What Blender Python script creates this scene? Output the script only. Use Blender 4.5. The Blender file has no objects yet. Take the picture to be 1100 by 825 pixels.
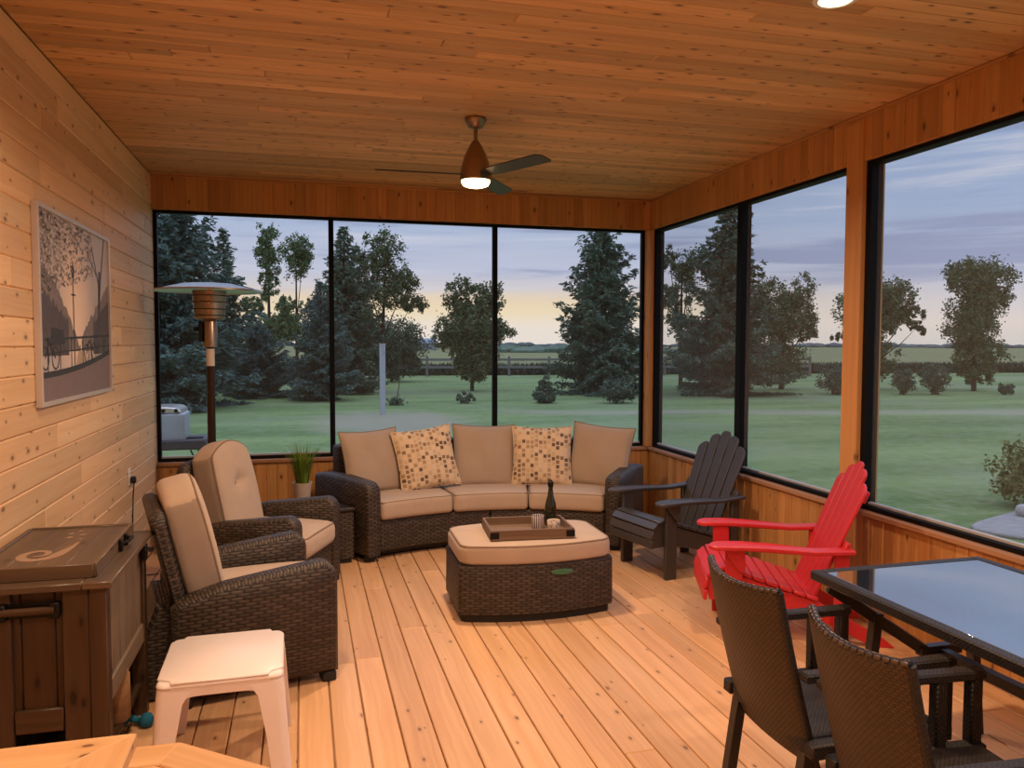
import bpy, math, random
import numpy as np
from mathutils import Vector, Matrix
PI = math.pi
SC = bpy.context.scene
COL = SC.collection
rnd = random.Random(7)
# ------------------------------------------------------------------ nodes
class NT:
    def __init__(s, tree): s.t = tree; s.n = tree.nodes; s.l = tree.links
    def new(s, typ, **kw):
        n = s.n.new(typ)
        for k, v in kw.items(): setattr(n, k, v)
        return n
    def put(s, sock, v):
        if v is None: return
        if hasattr(v, 'is_output') or isinstance(v, bpy.types.NodeSocket): s.l.new(v, sock)
        else:
            if hasattr(sock.default_value, '__len__') and not hasattr(v, '__len__'): v = (v, v, v, 1)[:len(sock.default_value)]
            if hasattr(sock.default_value, '__len__') and len(sock.default_value) == 4 and len(v) == 3: v = tuple(v)+(1,)
            sock.default_value = v
    def m(s, op, a, b=None, c=None, clamp=False):
        n = s.new('ShaderNodeMath', operation=op, use_clamp=clamp)
        s.put(n.inputs[0], a); s.put(n.inputs[1], b)
        if c is not None: s.put(n.inputs[2], c)
        return n.outputs[0]
    def vm(s, op, a, b=None):
        n = s.new('ShaderNodeVectorMath', operation=op); s.put(n.inputs[0], a); s.put(n.inputs[1], b); return n.outputs[0]
    def xyz(s, x, y, z=0.0):
        n = s.new('ShaderNodeCombineXYZ'); s.put(n.inputs[0], x); s.put(n.inputs[1], y); s.put(n.inputs[2], z); return n.outputs[0]
    def sep(s, v):
        n = s.new('ShaderNodeSeparateXYZ'); s.put(n.inputs[0], v); return n.outputs
    def mix(s, f, a, b, blend='MIX'):
        n = s.new('ShaderNodeMix', data_type='RGBA', blend_type=blend)
        s.put(n.inputs[0], f); s.put(n.inputs[6], a); s.put(n.inputs[7], b); return n.outputs[2]
    def ramp(s, f, stops, interp='LINEAR'):
        n = s.new('ShaderNodeValToRGB'); n.color_ramp.interpolation = interp
        e = n.color_ramp.elements
        while len(e) < len(stops): e.new(0.5)
        for el, (p, c) in zip(e, stops):
            el.position = p; el.color = tuple(c)+(1,) if len(c) == 3 else c
        s.put(n.inputs[0], f); return n.outputs[0]
    def smooth(s, v, a, b):
        n = s.new('ShaderNodeMapRange', interpolation_type='SMOOTHSTEP')
        s.put(n.inputs[0], v); n.inputs[1].default_value = a; n.inputs[2].default_value = b; return n.outputs[0]
    def noise(s, v, scale=1.0, detail=3.0, rough=0.5, dist=0.0):
        n = s.new('ShaderNodeTexNoise'); s.put(n.inputs['Vector'], v)
        n.inputs['Scale'].default_value = scale; n.inputs['Detail'].default_value = detail
        n.inputs['Roughness'].default_value = rough; n.inputs['Distortion'].default_value = dist
        return n.outputs['Fac']
    def wn(s, v):
        n = s.new('ShaderNodeTexWhiteNoise', noise_dimensions='3D'); s.put(n.inputs[0], v); return n.outputs[0]
    def uv(s): return s.new('ShaderNodeTexCoord').outputs['UV']
    def obj(s): return s.new('ShaderNodeTexCoord').outputs['Object']
    def isl(s): return s.new('ShaderNodeNewGeometry').outputs['Random Per Island']
    def bump(s, h, strength=0.3, dist=0.01):
        n = s.new('ShaderNodeBump'); n.inputs['Strength'].default_value = strength; n.inputs['Distance'].default_value = dist
        s.put(n.inputs['Height'], h); return n.outputs[0]

def newmat(name):
    m = bpy.data.materials.new(name); m.use_nodes = True
    nt = NT(m.node_tree); b = nt.n['Principled BSDF']
    return m, nt, b
def pr(nt, b, color=None, rough=None, metal=None, normal=None, spec=None, emit=None, estr=None, coat=None):
    for k, v in (('Base Color', color), ('Roughness', rough), ('Metallic', metal), ('Normal', normal), ('Specular IOR Level', spec),
                 ('Emission Color', emit), ('Emission Strength', estr), ('Coat Weight', coat)):
        if v is not None: nt.put(b.inputs[k], v)
def flat(name, color, rough=0.5, metal=0.0, var=0.06, spec=0.5, scale=30, bump=0.0, coat=None):
    m, nt, b = newmat(name)
    n = nt.noise(nt.obj(), scale, 3)
    c2 = tuple(max(0, c*(1-var*2)) for c in color)
    pr(nt, b, nt.mix(n, c2, color), rough, metal, spec=spec, coat=coat)
    if bump: pr(nt, b, normal=nt.bump(n, bump, 0.003))
    return m
def wood(name, light, mid, knot, islvar=0.22, knots=0.5, rough=0.5, ku=0.28, kv=0.13, grain=1.0, spec=0.35, ksize=1.0):
    m, nt, b = newmat(name)
    r = nt.isl()
    u, v, _ = nt.sep(nt.uv())
    u = nt.m('ADD', u, nt.m('MULTIPLY', r, 37.3)); v = nt.m('ADD', v, nt.m('MULTIPLY', r, 11.7))
    wob = nt.m('MULTIPLY', nt.m('SUBTRACT', nt.noise(nt.xyz(nt.m('MULTIPLY', u, 2.2), nt.m('MULTIPLY', v, 5.0), r), 1, 2), 0.5), 0.06)
    g1 = nt.noise(nt.xyz(nt.m('MULTIPLY', u, 1.1), nt.m('MULTIPLY', nt.m('ADD', v, wob), 42*grain), r), 1, 4, 0.6)
    g2 = nt.noise(nt.xyz(nt.m('MULTIPLY', u, 0.7), nt.m('MULTIPLY', nt.m('ADD', v, wob), 9*grain), 3.1), 1, 2)
    g = nt.m('ADD', nt.m('MULTIPLY', g1, 0.55), nt.m('MULTIPLY', g2, 0.45))
    c = nt.mix(nt.smooth(g, 0.3, 0.72), mid, light)
    # board to board variation
    val = nt.m('ADD', nt.m('MULTIPLY', r, islvar), 1-islvar*0.6)
    red = nt.wn(nt.xyz(r, 5.0, 1.0))
    tint = nt.mix(red, (1.0, 0.97, 0.92), (1.0, 0.90, 0.80))
    c = nt.mix(1.0, c, tint, 'MULTIPLY')
    c = nt.mix(1.0, c, nt.xyz(val, val, val), 'MULTIPLY')
    # knots
    vo = nt.new('ShaderNodeTexVoronoi', voronoi_dimensions='2D', feature='F1')
    nt.put(vo.inputs['Vector'], nt.xyz(nt.m('DIVIDE', u, ku), nt.m('DIVIDE', v, kv))); vo.inputs['Scale'].default_value = 1.0
    keep = nt.m('LESS_THAN', nt.sep(vo.outputs['Color'])[0], knots)
    sz = nt.m('ADD', nt.m('MULTIPLY', nt.sep(vo.outputs['Color'])[1], 0.09*ksize), 0.05*ksize)
    d = nt.m('DIVIDE', vo.outputs['Distance'], sz)
    core = nt.m('MULTIPLY', nt.m('SUBTRACT', 1.0, nt.smooth(d, 0.55, 1.0)), keep)
    halo = nt.m('MULTIPLY', nt.m('SUBTRACT', 1.0, nt.smooth(d, 0.8, 2.4)), nt.m('MULTIPLY', keep, 0.35))
    c = nt.mix(halo, c, tuple(x*0.6 for x in mid)); c = nt.mix(nt.m('MULTIPLY', core, 0.85), c, knot)
    pr(nt, b, c, rough, spec=spec, normal=nt.bump(g1, 0.12, 0.002))
    return m
def weave(name, base, dark, W=0.045, H=0.014, rough=0.45, var=0.5, strength=0.9):
    m, nt, b = newmat(name)
    u, v, _ = nt.sep(nt.uv())
    su = nt.m('DIVIDE', u, W); sv = nt.m('DIVIDE', v, H)
    row = nt.m('FLOOR', sv); su = nt.m('ADD', su, nt.m('MULTIPLY', row, 0.5))
    hump = nt.m('POWER', nt.m('ABSOLUTE', nt.m('SINE', nt.m('MULTIPLY', nt.m('FRACT', su), PI))), 0.6)
    rowp = nt.m('POWER', nt.m('ABSOLUTE', nt.m('SINE', nt.m('MULTIPLY', nt.m('FRACT', sv), PI))), 0.5)
    h = nt.m('MULTIPLY', hump, rowp)
    w = nt.wn(nt.xyz(nt.m('FLOOR', su), row, 0.5))
    fib = nt.noise(nt.xyz(nt.m('MULTIPLY', u, 30), nt.m('MULTIPLY', v, 500)), 1, 2)
    k = nt.m('MULTIPLY', nt.m('ADD', nt.m('MULTIPLY', w, var), 1-var*0.5), nt.m('ADD', 0.7, nt.m('MULTIPLY', fib, 0.6)))
    c = nt.mix(1.0, base, nt.xyz(k, k, k), 'MULTIPLY')
    c = nt.mix(nt.smooth(h, 0.15, 0.75), dark, c)
    pr(nt, b, c, rough, normal=nt.bump(h, strength, 0.006), spec=0.4)
    return m
def fabric(name, col, sc=900, var=0.10, rough=0.95):
    m, nt, b = newmat(name)
    u, v, _ = nt.sep(nt.uv())
    t = nt.m('MULTIPLY', nt.m('SINE', nt.m('MULTIPLY', u, sc)), nt.m('SINE', nt.m('MULTIPLY', v, sc)))
    n = nt.noise(nt.obj(), 6, 4)
    f = nt.m('ADD', nt.m('MULTIPLY', n, 0.8), nt.m('MULTIPLY', t, 0.1))
    c = nt.mix(f, tuple(x*(1-var*2) for x in col), col)
    wr = nt.noise(nt.obj(), 14, 2, 0.4)
    pr(nt, b, c, rough, normal=nt.bump(wr, 0.25, 0.012), spec=0.15)
    b.inputs['Sheen Weight'].default_value = 0.15
    return m
# ------------------------------------------------------------------ meshes
class MB:
    def __init__(s): s.v = []; s.f = []; s.uv = []; s.mi = []
    def add(s, verts, faces, uvs, mi=0):
        o = len(s.v); s.v += [tuple(p) for p in verts]
        s.f += [tuple(i+o for i in f) for f in faces]; s.uv += uvs; s.mi += [mi]*len(faces)
    def box(s, c, size, M=None, ch=0.003, grain=None, mi=0, off=None):
        """chamfered box; uv in metres with u along the grain axis"""
        hx, hy, hz = (x/2 for x in size); h = (hx, hy, hz)
        ch = min(ch, 0.45*min(h)*2)
        if grain is None: grain = max(range(3), key=lambda i: size[i])
        o = off if off is not None else (rnd.random()*20, rnd.random()*20)
        vs = []; idx = {}
        for sx in (-1, 1):
            for sy in (-1, 1):
                for sz in (-1, 1):
                    sg = (sx, sy, sz)
                    for ax in range(3):
                        p = [sg[i]*(h[i]-(0 if i == ax else ch)) for i in range(3)]
                        idx[sg+(ax,)] = len(vs); vs.append(p)
        fs = []
        for ax in range(3):
            a, b = [i for i in range(3) if i != ax]
            for sg in (-1, 1):
                q = []
                for (p1, p2) in ((-1, -1), (1, -1), (1, 1), (-1, 1)):
                    t = [0, 0, 0]; t[ax] = sg; t[a] = p1; t[b] = p2; q.append(idx[tuple(t)+(ax,)])
                fs.append(q)
        for ax in range(3):
            a, b = [i for i in range(3) if i != ax]
            for p1 in (-1, 1):
                for p2 in (-1, 1):
                    q = []
                    for (e, fa) in ((-1, a), (1, a), (1, b), (-1, b)):
                        t = [0, 0, 0]; t[ax] = e; t[a] = p1; t[b] = p2; q.append(idx[tuple(t)+(fa,)])
                    fs.append(q)
        for sx in (-1, 1):
            for sy in (-1, 1):
                for sz in (-1, 1):
                    fs.append([idx[(sx, sy, sz, a)] for a in range(3)])
        out = []; uvs = []
        for q in fs:
            P = [Vector(vs[i]) for i in q]
            n = (P[1]-P[0]).cross(P[2]-P[0]); ce = sum(P, Vector())/len(P)
            if n.dot(ce) < 0: q = q[::-1]; n = -n
            ax = max(range(3), key=lambda i: abs(n[i]))
            if ax == grain: a, b = [i for i in range(3) if i != ax]
            else: a = grain; b = [i for i in range(3) if i not in (ax, grain)][0]
            out.append(q); uvs.append([(vs[i][a]+o[0], vs[i][b]+o[1]) for i in q])
        if M is not None: V = [M @ Vector(p) + Vector(c) for p in vs]
        else: V = [(p[0]+c[0], p[1]+c[1], p[2]+c[2]) for p in vs]
        s.add(V, out, uvs, mi)
    def bar(s, p, q, w, t, up=(0, 0, 1), ch=0.002, mi=0, grain=None):
        """box from p to q, width w across, thickness t along 'up'"""
        p = Vector(p); q = Vector(q); x = (q-p); L = x.length; x.normalize()
        y = Vector(up).cross(x); y.normalize(); z = x.cross(y)
        s.box((p+q)/2, (L, w, t), Matrix((x, y, z)).transposed(), ch, 0, mi)
    def rbox(s, c, size, r=0.03, n=(6, 6, 3), puff=0.0, M=None, mi=0, fn=None):
        """soft rounded box; uv in metres"""
        h = [x/2 for x in size]; r = min(r, min(h)*0.999)
        ax = []
        for i in range(3):
            a = [-h[i], -h[i]+r*0.15, -h[i]+r*0.45, -h[i]+r]
            k = n[i]; inner = [(-h[i]+r)+(2*(h[i]-r))*j/k for j in range(1, k)]
            ax.append(a+inner+[-x for x in reversed(a)])
        verts = []; key = {}; faces = []; uvs = []
        def vid(q):
            inner = [max(-h[i]+r, min(h[i]-r, q[i])) for i in range(3)]
            d = Vector([q[i]-inner[i] for i in range(3)])
            if d.length > 1e-9: d = d.normalized()*r
            p = [inner[i]+d[i] for i in range(3)]
            if puff:
                k = max(0, 1-(p[0]/h[0])**2)*max(0, 1-(p[1]/h[1])**2)
                p[2] += puff*math.sqrt(k)*(1 if p[2] > 0 else -0.3)*abs(p[2])/h[2]
            kk = tuple(round(x, 5) for x in q)
            if kk not in key: key[kk] = len(verts); verts.append(p)
            return key[kk]
        for a in range(3):
            b, cx = [i for i in range(3) if i != a]
            for sg in (-1, 1):
                B, Cc = ax[b], ax[cx]
                for i in range(len(B)-1):
                    for j in range(len(Cc)-1):
                        q = []; w = []
                        for (ii, jj) in ((i, j), (i+1, j), (i+1, j+1), (i, j+1)):
                            p = [0, 0, 0]; p[a] = sg*h[a]; p[b] = B[ii]; p[cx] = Cc[jj]
                            q.append(vid(p)); w.append((p[b], p[cx]) if a != 2 else (p[0], p[1]))
                        flip = (sg < 0) ^ (a == 1)
                        if flip: q = q[::-1]; w = w[::-1]
                        faces.append(q); uvs.append(w)
        if fn: verts = [fn(p) for p in verts]
        if M is not None: V = [M @ Vector(p)+Vector(c) for p in verts]
        else: V = [(p[0]+c[0], p[1]+c[1], p[2]+c[2]) for p in verts]
        s.add(V, faces, uvs, mi)
    def prism(s, poly, o, A, B, t, ch=0.003, mi=0, off=None, side_u=False):
        """polygon in (a,b) extruded by t along A x B, centred; chamfered rims"""
        A = Vector(A).normalized(); B = Vector(B).normalized(); N = A.cross(B); o = Vector(o)
        n = len(poly); area = sum(poly[i][0]*poly[(i+1) % n][1]-poly[(i+1) % n][0]*poly[i][1] for i in range(n))
        if area < 0: poly = poly[::-1]
        P = [Vector((p[0], p[1])) for p in poly]; ins = []
        for i in range(n):
            e1 = (P[i]-P[i-1]).normalized(); e2 = (P[(i+1) % n]-P[i]).normalized()
            n1 = Vector((-e1.y, e1.x)); n2 = Vector((-e2.y, e2.x)); b = n1+n2
            if b.length < 1e-6: b = n1.copy()
            b = b.normalized(); k = max(0.35, b.dot(n1)); ins.append(P[i]+b*(ch/k))
        of = off if off is not None else (rnd.random()*20, rnd.random()*20)
        rings = [(ins, t/2), (P, t/2-ch), (P, -t/2+ch), (ins, -t/2)]
        V = []
        for ring, z in rings: V += [o+A*p.x+B*p.y+N*z for p in ring]
        per = [0.0]
        for i in range(n): per.append(per[-1]+(P[(i+1) % n]-P[i]).length)
        F = [list(range(n))]; U = [[(p.x+of[0], p.y+of[1]) for p in ins]]
        F.append(list(range(3*n, 4*n))[::-1]); U.append([(p.x+of[0], p.y+of[1]) for p in ins][::-1])
        for k in range(3):
            z0, z1 = rings[k][1], rings[k+1][1]
            for i in range(n):
                j = (i+1) % n
                F.append([k*n+i, (k+1)*n+i, (k+1)*n+j, k*n+j])
                w = [(per[i], z0), (per[i], z1), (per[i+1], z1), (per[i+1], z0)]
                if side_u: w = [(y, x) for x, y in w]
                U.append([(x+of[0], y+of[1]) for x, y in w])
        s.add(V, F, U, mi)
    def tube(s, pts, r, seg=8, mi=0, caps=True, closed=False):
        pts = [Vector(p) for p in pts]; n = len(pts)
        rs = r if isinstance(r, (list, tuple)) else [r]*n
        V = []; prev = None; L = 0; us = []
        for i in range(n):
            if closed: t = pts[(i+1) % n]-pts[i-1]
            else: t = pts[min(i+1, n-1)]-pts[max(i-1, 0)]
            t.normalize()
            if prev is None:
                a = Vector((0, 0, 1)) if abs(t.z) < 0.9 else Vector((1, 0, 0))
                x = a.cross(t).normalized()
            else: x = (prev-t*prev.dot(t)).normalized()
            prev = x; y = t.cross(x)
            for k in range(seg):
                a = 2*PI*k/seg; V.append(pts[i]+x*math.cos(a)*rs[i]+y*math.sin(a)*rs[i])
            if i: L += (pts[i]-pts[i-1]).length
            us.append(L)
        F = []; U = []
        for i in range(n if closed else n-1):
            j = (i+1) % n
            for k in range(seg):
                l = (k+1) % seg
                F.append([i*seg+k, i*seg+l, j*seg+l, j*seg+k])
                w = 2*PI*rs[i]
                U.append([(us[i], w*k/seg), (us[i], w*(k+1)/seg), (us[j], w*(k+1)/seg), (us[j], w*k/seg)])
        if caps and not closed:
            F.append(list(range(seg))[::-1]); U.append([(0, 0)]*seg)
            F.append([(n-1)*seg+k for k in range(seg)]); U.append([(0, 0)]*seg)
        s.add(V, F, U, mi)
    def lathe(s, prof, c=(0, 0, 0), seg=24, mi=0, M=None, a0=0.0, a1=2*PI):
        n = len(prof); V = []; full = abs(a1-a0-2*PI) < 1e-6; m = seg if full else seg+1
        for k in range(m):
            a = a0+(a1-a0)*k/seg
            for (r, z) in prof:
                p = Vector((r*math.cos(a), r*math.sin(a), z))
                if M is not None: p = M @ p
                V.append(p+Vector(c))
        F = []; U = []; per = [0]
        for i in range(1, n): per.append(per[-1]+math.hypot(prof[i][0]-prof[i-1][0], prof[i][1]-prof[i-1][1]))
        R = max(p[0] for p in prof)
        for k in range(seg):
            l = (k+1) % m
            for i in range(n-1):
                q = [k*n+i, l*n+i, l*n+i+1, k*n+i+1]
                w = [(R*2*PI*k/seg, per[i]), (R*2*PI*(k+1)/seg, per[i]), (R*2*PI*(k+1)/seg, per[i+1]), (R*2*PI*k/seg, per[i+1])]
                if prof[i][0] < 1e-6: q = [q[0], q[2], q[3]]; w = [w[0], w[2], w[3]]
                elif prof[i+1][0] < 1e-6: q = q[:3]; w = w[:3]
                F.append(q); U.append(w)
        s.add(V, F, U, mi)
    def loft(s, rings, mi=0, cap=True, closed=True, off=(0, 0)):
        n = len(rings[0]); V = []; F = []; U = []
        R = [[Vector(p) for p in r] for r in rings]
        for r in R: V += r
        per = [0]
        for i in range(n): per.append(per[-1]+(R[0][(i+1) % n]-R[0][i]).length)
        h = [0]
        for a, b in zip(R, R[1:]): h.append(h[-1]+(b[0]-a[0]).length)
        for k in range(len(R)-1):
            for i in range(n if closed else n-1):
                j = (i+1) % n
                F.append([k*n+i, k*n+j, (k+1)*n+j, (k+1)*n+i])
                U.append([(per[i]+off[0], h[k]+off[1]), (per[i+1]+off[0], h[k]+off[1]), (per[i+1]+off[0], h[k+1]+off[1]), (per[i]+off[0], h[k+1]+off[1])])
        if cap and closed:
            F.append(list(range(n))[::-1]); U.append([(p.x, p.y) for p in R[0]][::-1])
            F.append([(len(R)-1)*n+i for i in range(n)]); U.append([(p.x, p.y) for p in R[-1]])
        s.add(V, F, U, mi)
    def warp(s, fn): s.v = [tuple(fn(p)) for p in s.v]; return s
    def build(s, name, mat, parent=None, ang=40, loc=None, smooth=True):
        me = bpy.data.meshes.new(name)
        me.from_pydata(s.v, [], s.f)
        ul = me.uv_layers.new(name='UVMap')
        fl = [c for f in s.uv for uvp in f for c in uvp]
        ul.data.foreach_set('uv', fl)
        mats = mat if isinstance(mat, (list, tuple)) else [mat]
        for m_ in mats: me.materials.append(m_)
        if len(mats) > 1: me.polygons.foreach_set('material_index', s.mi)
        if smooth:
            me.polygons.foreach_set('use_smooth', [True]*len(me.polygons)); me.set_sharp_from_angle(angle=math.radians(ang))
        me.validate(); me.update()
        o = bpy.data.objects.new(name, me); COL.objects.link(o)
        if parent is not None: o.parent = parent
        if loc is not None: o.location = loc
        return o
def tag(o, label, cat, group=None, kind=None):
    if label: o['label'] = label
    if cat: o['category'] = cat
    if group: o['group'] = group
    if kind: o['kind'] = kind
    return o
def thing(name, label, cat, loc=(0, 0, 0), rz=0.0, group=None):
    o = bpy.data.objects.new(name, None); COL.objects.link(o); o.empty_display_size = 0.1
    o.location = loc; o.rotation_euler = (0, 0, rz)
    return tag(o, label, cat, group)
def struct(o, label=None, cat=None):
    o['kind'] = 'structure'
    if label: o['label'] = label
    if cat: o['category'] = cat
    return o
def dup(root, loc, rz, label, group=None):
    r = root.copy(); COL.objects.link(r); r.location = loc; r.rotation_euler = (0, 0, rz); r['label'] = label
    if group: r['group'] = group
    for ch in list(root.children):
        c = ch.copy(); COL.objects.link(c); c.parent = r
        for g in list(ch.children):
            d = g.copy(); COL.objects.link(d); d.parent = c
    return r
def rotz(a): return Matrix.Rotation(a, 3, 'Z')
def roty(a): return Matrix.Rotation(a, 3, 'Y')
def rotx(a): return Matrix.Rotation(a, 3, 'X')
def lin(r, g, b):
    f = lambda c: (c/255/12.92 if c/255 <= 0.04045 else ((c/255+0.055)/1.055)**2.4)
    return (f(r), f(g), f(b))
# ------------------------------------------------------------------ materials
M = {}
M['floor'] = wood('cedar_floor_boards', (0.76, 0.50, 0.29), (0.60, 0.36, 0.185), (0.17, 0.075, 0.03), 0.28, 0.40, 0.40, 0.23, 0.11, ksize=0.68)
M['wall'] = wood('pine_wall_boards', (0.84, 0.61, 0.38), (0.72, 0.49, 0.28), (0.20, 0.09, 0.04), 0.28, 0.55, 0.5, 0.20, 0.11, ksize=0.8)
M['ceil'] = wood('cedar_ceiling_boards', (0.70, 0.47, 0.235), (0.54, 0.32, 0.14), (0.12, 0.045, 0.018), 0.50, 0.62, 0.5, 0.19, 0.09)
M['panel'] = wood('cedar_panel_boards', (0.58, 0.32, 0.12), (0.42, 0.205, 0.065), (0.12, 0.045, 0.018), 0.30, 0.36, 0.5, 0.22, 0.11)
M['post'] = wood('cedar_post', (0.64, 0.35, 0.13), (0.52, 0.26, 0.09), (0.10, 0.035, 0.015), 0.1, 0.3, 0.45, 0.4, 0.12)
M['sill'] = wood('cedar_sill_trim', (0.44, 0.25, 0.14), (0.32, 0.16, 0.08), (0.10, 0.035, 0.015), 0.1, 0.2, 0.45)
M['cedar'] = wood('cedar_table_boards', (0.72, 0.49, 0.27), (0.60, 0.37, 0.18), (0.14, 0.05, 0.02), 0.2, 0.5, 0.4, 0.2, 0.1)
M['stain'] = wood('dark_stained_boards', (0.085, 0.052, 0.029), (0.044, 0.025, 0.013), (0.015, 0.008, 0.005), 0.3, 0.35, 0.4, 0.25, 0.1)  # dark stain, deepened further for the shade on the cart front
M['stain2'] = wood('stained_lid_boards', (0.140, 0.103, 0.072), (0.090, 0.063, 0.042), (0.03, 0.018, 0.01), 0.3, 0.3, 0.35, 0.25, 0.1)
M['stain_lit'] = wood('lit_side_stained_boards', (0.20, 0.155, 0.11), (0.14, 0.102, 0.07), (0.04, 0.025, 0.015), 0.25, 0.3, 0.5, 0.25, 0.1)  # same cart stain in a lighter tone, lamp light painted into its room side
M['tray'] = wood('weathered_tray_wood', (0.22, 0.15, 0.10), (0.13, 0.085, 0.055), (0.05, 0.03, 0.02), 0.2, 0.1, 0.6)
M['wicker'] = weave('dark_brown_wicker', (0.060, 0.045, 0.034), (0.017, 0.012, 0.009), 0.062, 0.0165, 0.5, 0.7, 0.5)
M['wicker_top'] = weave('dark_brown_wicker_band', (0.16, 0.105, 0.072), (0.018, 0.012, 0.008), 0.04, 0.014, 0.42, 0.5)
M['fine'] = weave('fine_brown_wicker', (0.066, 0.038, 0.016), (0.016, 0.009, 0.005), 0.018, 0.010, 0.5, 0.3, 0.35)
M['finedark'] = weave('fine_black_brown_wicker', (0.020, 0.016, 0.014), (0.007, 0.006, 0.005), 0.016, 0.009, 0.5, 0.3, 0.4)
M['braid'] = weave('braided_edge_wicker', (0.085, 0.06, 0.042), (0.012, 0.008, 0.005), 0.024, 0.016, 0.22, 0.8, 1.0)
M['tan'] = fabric('tan_cushion_fabric', (0.53, 0.41, 0.31))
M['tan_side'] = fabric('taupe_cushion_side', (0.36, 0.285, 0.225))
M['pipe'] = flat('brown_cushion_piping', (0.24, 0.17, 0.115), 0.9)
M['pillow'] = fabric('tan_pillow_fabric', (0.46, 0.355, 0.265))
M['black_poly'] = flat('charcoal_painted_boards', (0.052, 0.047, 0.045), 0.38, 0, 0.1, 0.5, 20)
M['red'] = flat('red_painted_boards', (0.60, 0.026, 0.034), 0.42, 0, 0.06, 0.5, 20)
M['white'] = flat('white_plastic', (0.84, 0.76, 0.72), 0.35, 0, 0.02)
M['iron'] = flat('black_iron', (0.012, 0.011, 0.010), 0.45, 0.6)
M['frame_black'] = flat('black_window_frame', (0.004, 0.004, 0.005), 0.6, spec=0.15)
M['track'] = flat('grey_window_track', (0.42, 0.42, 0.42), 0.5)
M['tableframe'] = flat('dark_table_frame', (0.035, 0.03, 0.027), 0.35, 0.2, 0.15, 0.5, 60, 0.2)
M['nickel'] = flat('brushed_nickel', (0.36, 0.27, 0.20), 0.32, 1.0, 0.1)
M['steel'] = flat('stainless_steel', (0.62, 0.56, 0.50), 0.28, 1.0, 0.05)
M['bronze'] = flat('bronze_painted_steel', (0.045, 0.022, 0.014), 0.35, 0.5)
M['blade'] = flat('dark_fan_blade', (0.035, 0.035, 0.035), 0.45)
M['silver'] = flat('silver_picture_frame', (0.62, 0.57, 0.54), 0.4, 0.25)
M['label'] = flat('white_paper_label', (0.75, 0.68, 0.6), 0.6)
M['plate'] = flat('white_outlet_plate', (0.85, 0.82, 0.78), 0.4)
M['plug'] = flat('black_rubber', (0.01, 0.01, 0.01), 0.6)
M['pot'] = flat('pale_stone_pot', (0.52, 0.42, 0.34), 0.8, 0, 0.12, 0.3, 30)
M['soil'] = flat('dark_potting_soil', (0.03, 0.02, 0.012), 0.95)
M['blue'] = flat('blue_rope_fibre', (0.03, 0.22, 0.36), 0.8, 0, 0.3, 0.2, 60)
M['log'] = wood('tan_log_bark', (0.32, 0.20, 0.11), (0.20, 0.12, 0.065), (0.08, 0.04, 0.02), 0.1, 0.3, 0.7)
M['greenlabel'] = flat('green_oval_label', (0.05, 0.17, 0.09), 0.5)
M['galv'] = flat('galvanised_post', (0.42, 0.43, 0.45), 0.5, 0.0, 0.1)
M['grillgrey'] = flat('grey_blue_enamel', (0.36, 0.42, 0.46), 0.4)
M['grilldark'] = flat('dark_grill_shelf', (0.055, 0.05, 0.06), 0.6)
M['fencewood'] = flat('weathered_grey_rail', (0.20, 0.19, 0.175), 0.8, 0, 0.2)
M['bark'] = flat('grey_brown_bark', (0.075, 0.058, 0.045), 0.9, 0, 0.3, 0.2, 8)
M['stone'] = flat('pale_rock', (0.50, 0.48, 0.46), 0.9, 0, 0.2, 0.2, 3)
M['gravel'] = flat('pale_gravel', (0.40, 0.38, 0.36), 0.9, 0, 0.25, 0.2, 12)
M['barnroof'] = flat('blue_grey_metal_roof', (0.22, 0.27, 0.33), 0.5)
M['barnwall'] = flat('grey_barn_wall', (0.25, 0.26, 0.27), 0.7)
def leaf(name, c1, c2, trans=0.0):
    m, nt, b = newmat(name)
    r = nt.isl(); n = nt.noise(nt.obj(), 0.7, 2)
    pr(nt, b, nt.mix(nt.m('ADD', nt.m('MULTIPLY', r, 0.6), nt.m('MULTIPLY', n, 0.4)), c1, c2), 0.75, spec=0.15)
    return m
M['spruce'] = leaf('dark_spruce_needles', (0.062, 0.095, 0.065), (0.130, 0.178, 0.116))
M['bluespruce'] = leaf('blue_spruce_needles', (0.062, 0.100, 0.084), (0.142, 0.203, 0.173))
M['leaf'] = leaf('dark_green_leaves', (0.068, 0.095, 0.046), (0.155, 0.189, 0.092))
M['leaf2'] = leaf('poplar_leaves', (0.074, 0.115, 0.051), (0.169, 0.230, 0.101))
M['shrubleaf'] = leaf('grey_green_shrub_leaves', (0.054, 0.081, 0.054), (0.128, 0.176, 0.115))
M['olive'] = leaf('yellow_green_shrub_leaves', (0.10, 0.12, 0.03), (0.24, 0.25, 0.09))
M['blades'] = leaf('bright_grass_blades', (0.06, 0.12, 0.015), (0.20, 0.30, 0.04))
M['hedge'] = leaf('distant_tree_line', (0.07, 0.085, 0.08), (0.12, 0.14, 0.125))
M['tallgrass'] = leaf('dark_rough_grass', (0.040, 0.050, 0.035), (0.075, 0.085, 0.055))
def glow(name, col, s):
    m, nt, b = newmat(name); pr(nt, b, (0.8, 0.8, 0.8), 0.5, emit=col, estr=s); return m
M['bulb'] = glow('warm_lamp_lens', (1.0, 0.60, 0.27), 14.0)
M['bulb2'] = glow('warm_downlight_lens', (1.0, 0.72, 0.48), 9.0)
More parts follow.
